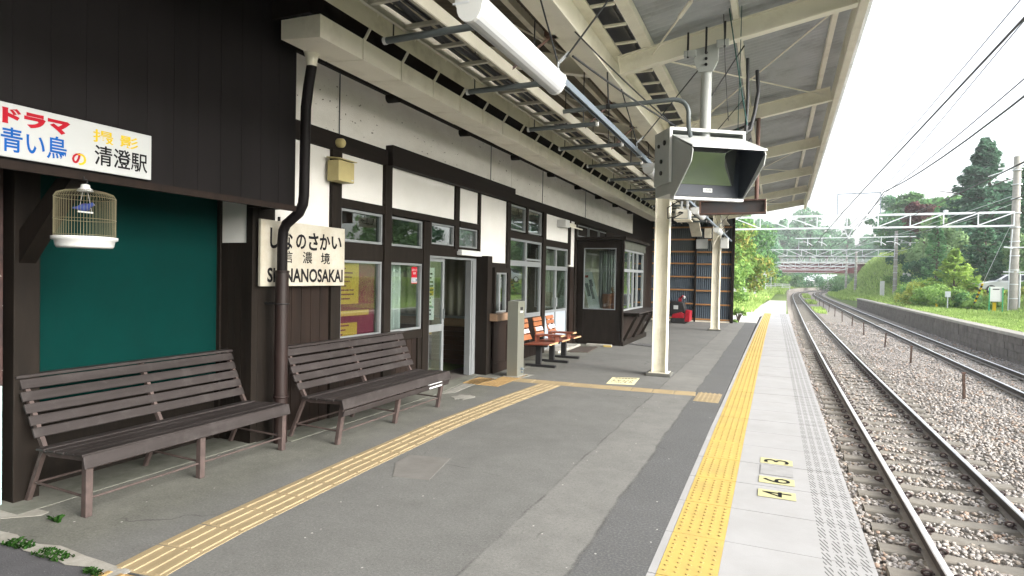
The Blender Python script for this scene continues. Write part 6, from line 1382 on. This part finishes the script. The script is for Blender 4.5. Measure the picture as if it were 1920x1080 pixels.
b = MB(); b.bar((15.4, Y2-.3, 7.35), (18.6, Y2-.3, 7.45), .08, .08); b.bar((15.9, Y2-.3, 6.2), (18.4, Y2-.3, 7.0), .05, .05); b.bar((15.6, Y2-.3, 8.0), (17.2, Y2-.3, 7.4), .06, .06); b.bar((.5, Y2, 7.9), (.5, Y2, 6.46), .05, .05, up=(0,1,0)); b.bar((3.2, Y2, 7.9), (3.2, Y2, 6.46), .05, .05, up=(0,1,0)); b.build('cross_arm', M['galv'], g2)
b = MB()
for dx in (.6, 1.6): b.lathe([(0,0),(.14,.05),(.06,.12),(.16,.2),(.05,.28),(.12,.34),(0,.42)], (15.6+dx, Y2-.3, 7.45 if dx < 1 else 7.0), 10)
b.build('insulator', M['insul'], g2)
for xk in (8.0, 3.6):
    b = MB(); b.bar((xk-.3, Y2, 5.5), (xk, Y2, 4.7), .06, .06, up=(0,1,0)); b.bar((xk+.3, Y2, 5.5), (xk, Y2, 4.7), .06, .06, up=(0,1,0)); b.bar((xk-1.6, Y2, 4.65), (xk+1.6, Y2, 4.72), .05, .05); b.build('drop_arm', M['galv'], g2)
for k, (yk, xl, xr, lb) in enumerate(((138, -2.6, 14.6, 'third lattice gantry in the distance before the bridge'), (168, -2.0, 15.8, 'fourth lattice gantry close to the red bridge'))):
    g3 = gantry(lb, yk, xl, xr, 4.9, 5.7, ((xr+.2, -.5, 8.0, .28), (xl-.2, -.4, 7.6, .25)), 8, .06)
    b = MB(); b.bar((xl+1.5, yk, 4.1), (xr-3, yk, 4.1), .07, .07); b.bar((xl+.1, yk, 4.9), (xl+1.6, yk, 4.1), .06, .06, up=(0,1,0)); b.bar((xr-3, yk, 4.1), (xr-.2, yk, 4.9), .06, .06, up=(0,1,0)); b.build('drop_arm', M['galv'], g3)
# overhead wires
def owire(label, x, zs, r=.012, name='overhead_wire'):
    b = MB(); pts = []; sup = [-2, Y1, Y2, 138, 168, 215]
    for (ya_, yb_), (za, zb_) in zip(zip(sup[:-1], sup[1:]), zip(zs[:-1], zs[1:])):
        for k in range(12):
            s_ = k/12; y = ya_+(yb_-ya_)*s_; pts.append((x+cv(y), y, za+(zb_-za)*s_-zs[-1]*0-4*s_*(1-s_)*SAG))
    b.tube(pts, r, 5); tag(b.build(name, M['wire']), label, 'wire', 'overhead wires')
SAG = .0; owire('thin contact wire over the near track', 2.08, (4.1,)*6, .014)
SAG = .35; owire('upper thin wire crossing the white sky towards the top frame', 4.5, (7.9, 7.75, 7.3, 6.6, 6.4, 6.4), .014)
SAG = .15; owire('upper wire with clamps sloping down to the top frame', 6.15, (10.3, 7.85, 7.3, 6.6, 6.4, 6.4), .018)
SAG = .5; owire('sagging wire meeting the right end of the top frame', 6.45, (8.4, 7.85, 7.2, 6.4, 6.2, 6.2), .022)
SAG = .95; owire('thick feeder cable sagging lowest across the sky', 6.3, (8.0, 7.85, 7.0, 6.3, 6.1, 6.1), .034)
SAG = .3; owire('messenger wire over the far track', 6.2, (5.4, 5.3, 5.2, 5.0, 5.0, 5.0), .014)
SAG = .0; owire('thick contact wire over the far track', 6.2, (4.1,)*6, .016)
SAG = .3; owire('feeder cable along the top of the gantries', 8.2, (6.45, 6.45, 6.6, 5.9, 5.9, 5.9), .022)
b = MB(); b.tube(sag((13.9, Y1, 6.9), (15.6, Y2, 8.6), .5), .02, 5); b.tube(sag((13.7, Y1, 7.3), (7.5, Y2, 5.9), .2), .018, 5); tag(b.build('stay_wire', M['galv']), 'pale stay wires running from the tall pole back to the second gantry', 'wire')
# cabinets by the poles
tag(MB().box(13.7, 14.2, 98.9, 99.3, -.6, 2.0).build('relay_cabinet', M['white'], bevel=.03), 'slim white cabinet left of the second pole', 'cabinet')
tag(MB().box(16.4, 17.3, 99.0, 99.4, 1.2, 3.2).build('relay_cabinet', M['white'], bevel=.03), 'larger white box hung right of the second pole', 'cabinet')
# notice board, striped guard, small markers on the old platform
t = thing('notice_board', 'blank white notice board on green legs beside the concrete pole', 'notice board', (12.75, 47, -.1))
b = MB(); b.box(12.42, 13.14, 47.0, 47.03, .62, 1.55); b.build('board', M['white'], t)
for x in (12.44, 13.12):
    b = MB(); b.box(x-.03, x+.03, 46.96, 47.0, -.15, 1.5); b.build('leg', M['green'], t)
b = MB(); b.box(12.6, 12.95, 46.995, 46.998, 1.36, 1.42); b.build('heading', M['ink'], t)
b = MB(); b.tube([(12.35, 50.2, -.15), (12.95, 49.2, 2.0)], .062, 12); 
t = thing('guy_guard', 'slanting yellow and black striped guard on a guy wire', 'guy guard', (12.35, 50.2, -.15)); p0 = Vector((12.3, 50.2, -.15)); p1 = Vector((12.75, 49.6, 1.75))
for k in range(14):
    b = MB(); b.tube([p0.lerp(p1, k/14), p0.lerp(p1, (k+1)/14)], .065, 12); b.build('stripe', M['yelpaint'] if k % 2 else M['black'], t)
b = MB(); b.tube([p1, (13.85, Y1, 6.0)], .012, 5); b.build('guy_wire', M['galv'], t)
tag(MB().box(10.55, 10.68, 51.5, 51.6, -.15, .55).build('marker_stake', M['yelpaint'], bevel=.01), 'short yellow marker stake in front of the bushes', 'stake')
tag(MB().box(12.68, 12.86, 47.2, 47.28, -.12, .55).build('marker_stake', M['yelpaint'], bevel=.01), 'yellow stake standing under the white notice board', 'stake')
t = thing('instrument_box', 'small grey box on a post among the bushes', 'box', (11.2, 51.2, .2)); b = MB(); b.box(11.05, 11.35, 51.2, 51.35, .75, 1.15); b.build('box', M['galv'], t); b = MB(); b.box(11.17, 11.23, 51.25, 51.3, -.15, .75); b.build('post', M['galv'], t)
# silver estate car
def car():
    x, y, z = 16.5, 57.5, 1.02
    t = thing('parked_car', 'silver estate car parked behind the bushes, facing left', 'car', (x, y, z))
    def cx(l, w_, h_): return (x+(l-2.25), y+w_, z+h_)
    side = [(0.05,.32), (.0,.55), (.10,.78), (.85,.93), (1.05,.95), (3.95,1.0), (4.42,.95), (4.5,.6), (4.45,.30)]
    roof = [(1.05,.95), (1.75,1.42), (2.1,1.50), (3.7,1.50), (4.15,1.40), (4.40,.98)]
    b = MB(); b.hexa([cx(l, -.85, h) for l, h in side], [cx(l, .85, h) for l, h in side]); b.build('body', M['carpaint'], t, bevel=.05, bseg=3)
    b = MB(); b.hexa([cx(l, -.70 if h > 1.2 else -.82, h) for l, h in roof], [cx(l, .70 if h > 1.2 else .82, h) for l, h in roof]); b.build('roof', M['carpaint'], t, bevel=.04, bseg=3)
    for a_ in ([(1.35,1.02), (1.85,1.38), (2.55,1.42), (2.55,1.03)], [(2.65,1.03), (2.65,1.42), (3.45,1.42), (3.45,1.04)], [(3.55,1.04), (3.55,1.41), (3.95,1.38), (4.2,1.06)]):
        b = MB(); b.hexa([cx(l, -.86+(h-1.0)*.30, h) for l, h in a_], [cx(l, -.84+(h-1.0)*.30, h) for l, h in a_]); b.build('window', M['carglass'], t)
    b = MB(); b.hexa([cx(1.12, -.70, 1.02), cx(1.12, .70, 1.02), cx(1.70, .62, 1.40), cx(1.70, -.62, 1.40)], [cx(1.09, -.70, 1.03), cx(1.09, .70, 1.03), cx(1.67, .62, 1.42), cx(1.67, -.62, 1.42)]); b.build('windscreen', M['carglass'], t)
    for l in (.85, 3.65):
        for w_ in (-.86, .66):
            b = MB(); b.tube([cx(l, w_, .32), cx(l, w_+.2, .32)], .32, 20); o = b.build('wheel', M['black'], t); b = MB(); b.tube([cx(l, w_-.012, .32), cx(l, w_+.0, .32)], .20, 16); b.build('rim', M['galv'], o)
    b = MB(); b.box(x-2.27, x-2.1, y-.82, y-.5, z+.60, z+.75); b.build('headlight', M['lampwhite'], t); b = MB(); b.box(x+2.18, x+2.27, y-.84, y-.6, z+.7, z+.92); b.build('tail_light', M['mred'], t)
    b = MB(); b.box(x-.98, x-.80, y-1.0, y-.84, z+.98, z+1.10); b.build('mirror', M['carpaint'], t)
car()
# road bridge over the line
Y3 = 205
t = thing('road_bridge', 'red brown steel girder road bridge over the railway', 'bridge', (11, Y3, 4.5))
b = MB(); b.box(-6, 28, Y3, Y3+.3, 4.6, 7.3); b.box(-6, 28, Y3-.25, Y3, 4.55, 4.7); b.box(-6, 28, Y3-.25, Y3, 7.2, 7.32); b.build('girder', M['girder'], t)
b = MB()
for k in range(25): b.box(-6+k*1.4, -5.94+k*1.4, Y3-.22, Y3, 4.7, 7.2)
b.build('stiffener_rows', M['girder'], t)
b = MB(); b.box(-12, 34, Y3-.9, Y3+7, 7.33, 7.75); b.build('deck', M['polegrey'], t)
b = MB()
for z in (8.0, 8.35, 8.7): b.box(-12, 34, Y3-.85, Y3-.78, z-.04, z+.04)
for k in range(30): b.box(-12+k*1.55, -11.92+k*1.55, Y3-.86, Y3-.77, 7.75, 8.75)
b.build('railing', M['galv'], t)
for x in (-9, 27.5):
    b = MB(); b.box(x-2, x+2.5, Y3-.4, Y3+6, -1, 7.33); b.build('abutment', M['polegrey'], t)
b = MB(); b.box(-6, 28, Y3+6, Y3+6.3, 4.6, 7.3); b.build('girder', M['girder'], t)
t = thing('far_house', 'pale roofed house glimpsed under the bridge', 'house', (15.5, 246, 0))
b = MB(); b.box(10.5, 20, 244, 250, -1, 2.2); b.build('wall', M['plaster'], t); b = MB(); b.prism([(243.3,2.2), (250.7,2.2), (247,4.6)], 'x', 9.8, 20.6); b.build('roof', M['galv'], t)
# left side small things along the path
t = thing('kilometre_post', 'white square post with a diamond plate beside the path', 'post', (-1.85, 69, -.1))
b = MB(); b.box(-1.98, -1.74, 69, 69.12, -.1, 2.4); b.build('post', M['white'], t); b = MB(); b.hexa([(-1.86,68.98,2.45),(-1.62,68.98,2.75),(-1.86,68.98,3.05),(-2.10,68.98,2.75)], [(-1.86,69.0,2.45),(-1.62,69.0,2.75),(-1.86,69.0,3.05),(-2.10,69.0,2.75)]); b.build('diamond_plate', M['white'], t)
b = MB(); b.box(-1.76, -1.74, 68.98, 69.0, .2, 2.0); b.build('dark_strip', M['ink'], t)
for k, (x, y, hh, lb) in enumerate(((-1.5, 92, 2.6, 'round white sign on a post, nearer of two by the path'), (-.5, 108, 2.7, 'round white sign on a post, farther of two by the path'))):
    t = thing('round_sign', lb, 'sign', (x, y, 0)); b = MB(); b.tube([(x,y,-.2),(x,y,hh)], .05, 8); b.build('post', M['white'], t); b = MB(); b.tube([(x,y-.08,hh),(x,y-.05,hh)], .32, 18); b.build('disc', M['boxyel'] if k else M['white'], t)
t = thing('railway_signal', 'black signal head with hood on a grey post left of the line', 'signal', (-1.2, 98, 0)); b = MB(); b.tube([(-1.2,98,-.2),(-1.2,98,4.6)], .08, 10); b.build('post', M['galv'], t)
b = MB(); b.box(-1.6, -.8, 97.8, 97.95, 3.2, 4.5); b.build('signal_head', M['black'], t, bevel=.1); 
for z in (3.5, 3.85, 4.2):
    b = MB(); b.tube([(-1.2, 97.82, z), (-1.2, 97.72, z)], .11, 12); b.build('lamp_hood', M['wire'], t)
t = thing('white_fence', 'low white guard fence at the end of the platform path', 'fence', (.5, 140, 0))
for x in np.arange(-4, 3.1, 1.4):
    b = MB(); b.box(x-.06, x+.06, 139.9, 140.1, -.2, 1.25); b.build('post', M['white'], t)
for z in (.45, .8, 1.15):
    b = MB(); b.box(-4, 2.9, 139.85, 139.95, z-.08, z+.08); b.build('rail', M['white'], t)
tag(MB().box(-5.55, -5.42, 88, 88.1, -.1, 2.6).build('green_post', M['green']), 'thin green post standing in the verge', 'post')
tag(MB().box(-4.55, -4.05, 74.5, 75, -.1, 1.2).build('white_box', M['white'], bevel=.03), 'small white cabinet in the grass by the green post', 'cabinet')
tag(MB().box(-3.3, -3.0, 76, 76.3, -.1, .7).build('marker_stone', M['white'], bevel=.03), 'short white marker stone in the verge', 'marker')
tag(MB().box(-4.1, -3.6, 86.5, 87, -.1, 1.5).build('grey_cabinet', M['galv'], bevel=.03), 'grey cabinet half hidden in the long grass', 'cabinet')

hm = bpy.data.materials.new('haze_air'); hm.use_nodes = True; ht = hm.node_tree; ht.nodes.remove(ht.nodes['Principled BSDF'])
hv = ht.nodes.new('ShaderNodeVolumePrincipled'); hv.inputs['Color'].default_value = (.93, .96, 1, 1); hv.inputs['Density'].default_value = .0006; hv.inputs['Anisotropy'].default_value = .2
ht.links.new(hv.outputs[0], ht.nodes['Material Output'].inputs['Volume'])
b = MB(); b.box(-170, 330, -130, 720, -3, 60); o = b.build('haze', hm); tag(o, 'added pale haze volume that lightens the far trees', 'haze', kind='stuff')  # haze volume added to pale the distant trees

for o in bpy.data.objects:
    if '_o' in o: del o['_o']
    if 'used' in o: del o['used']
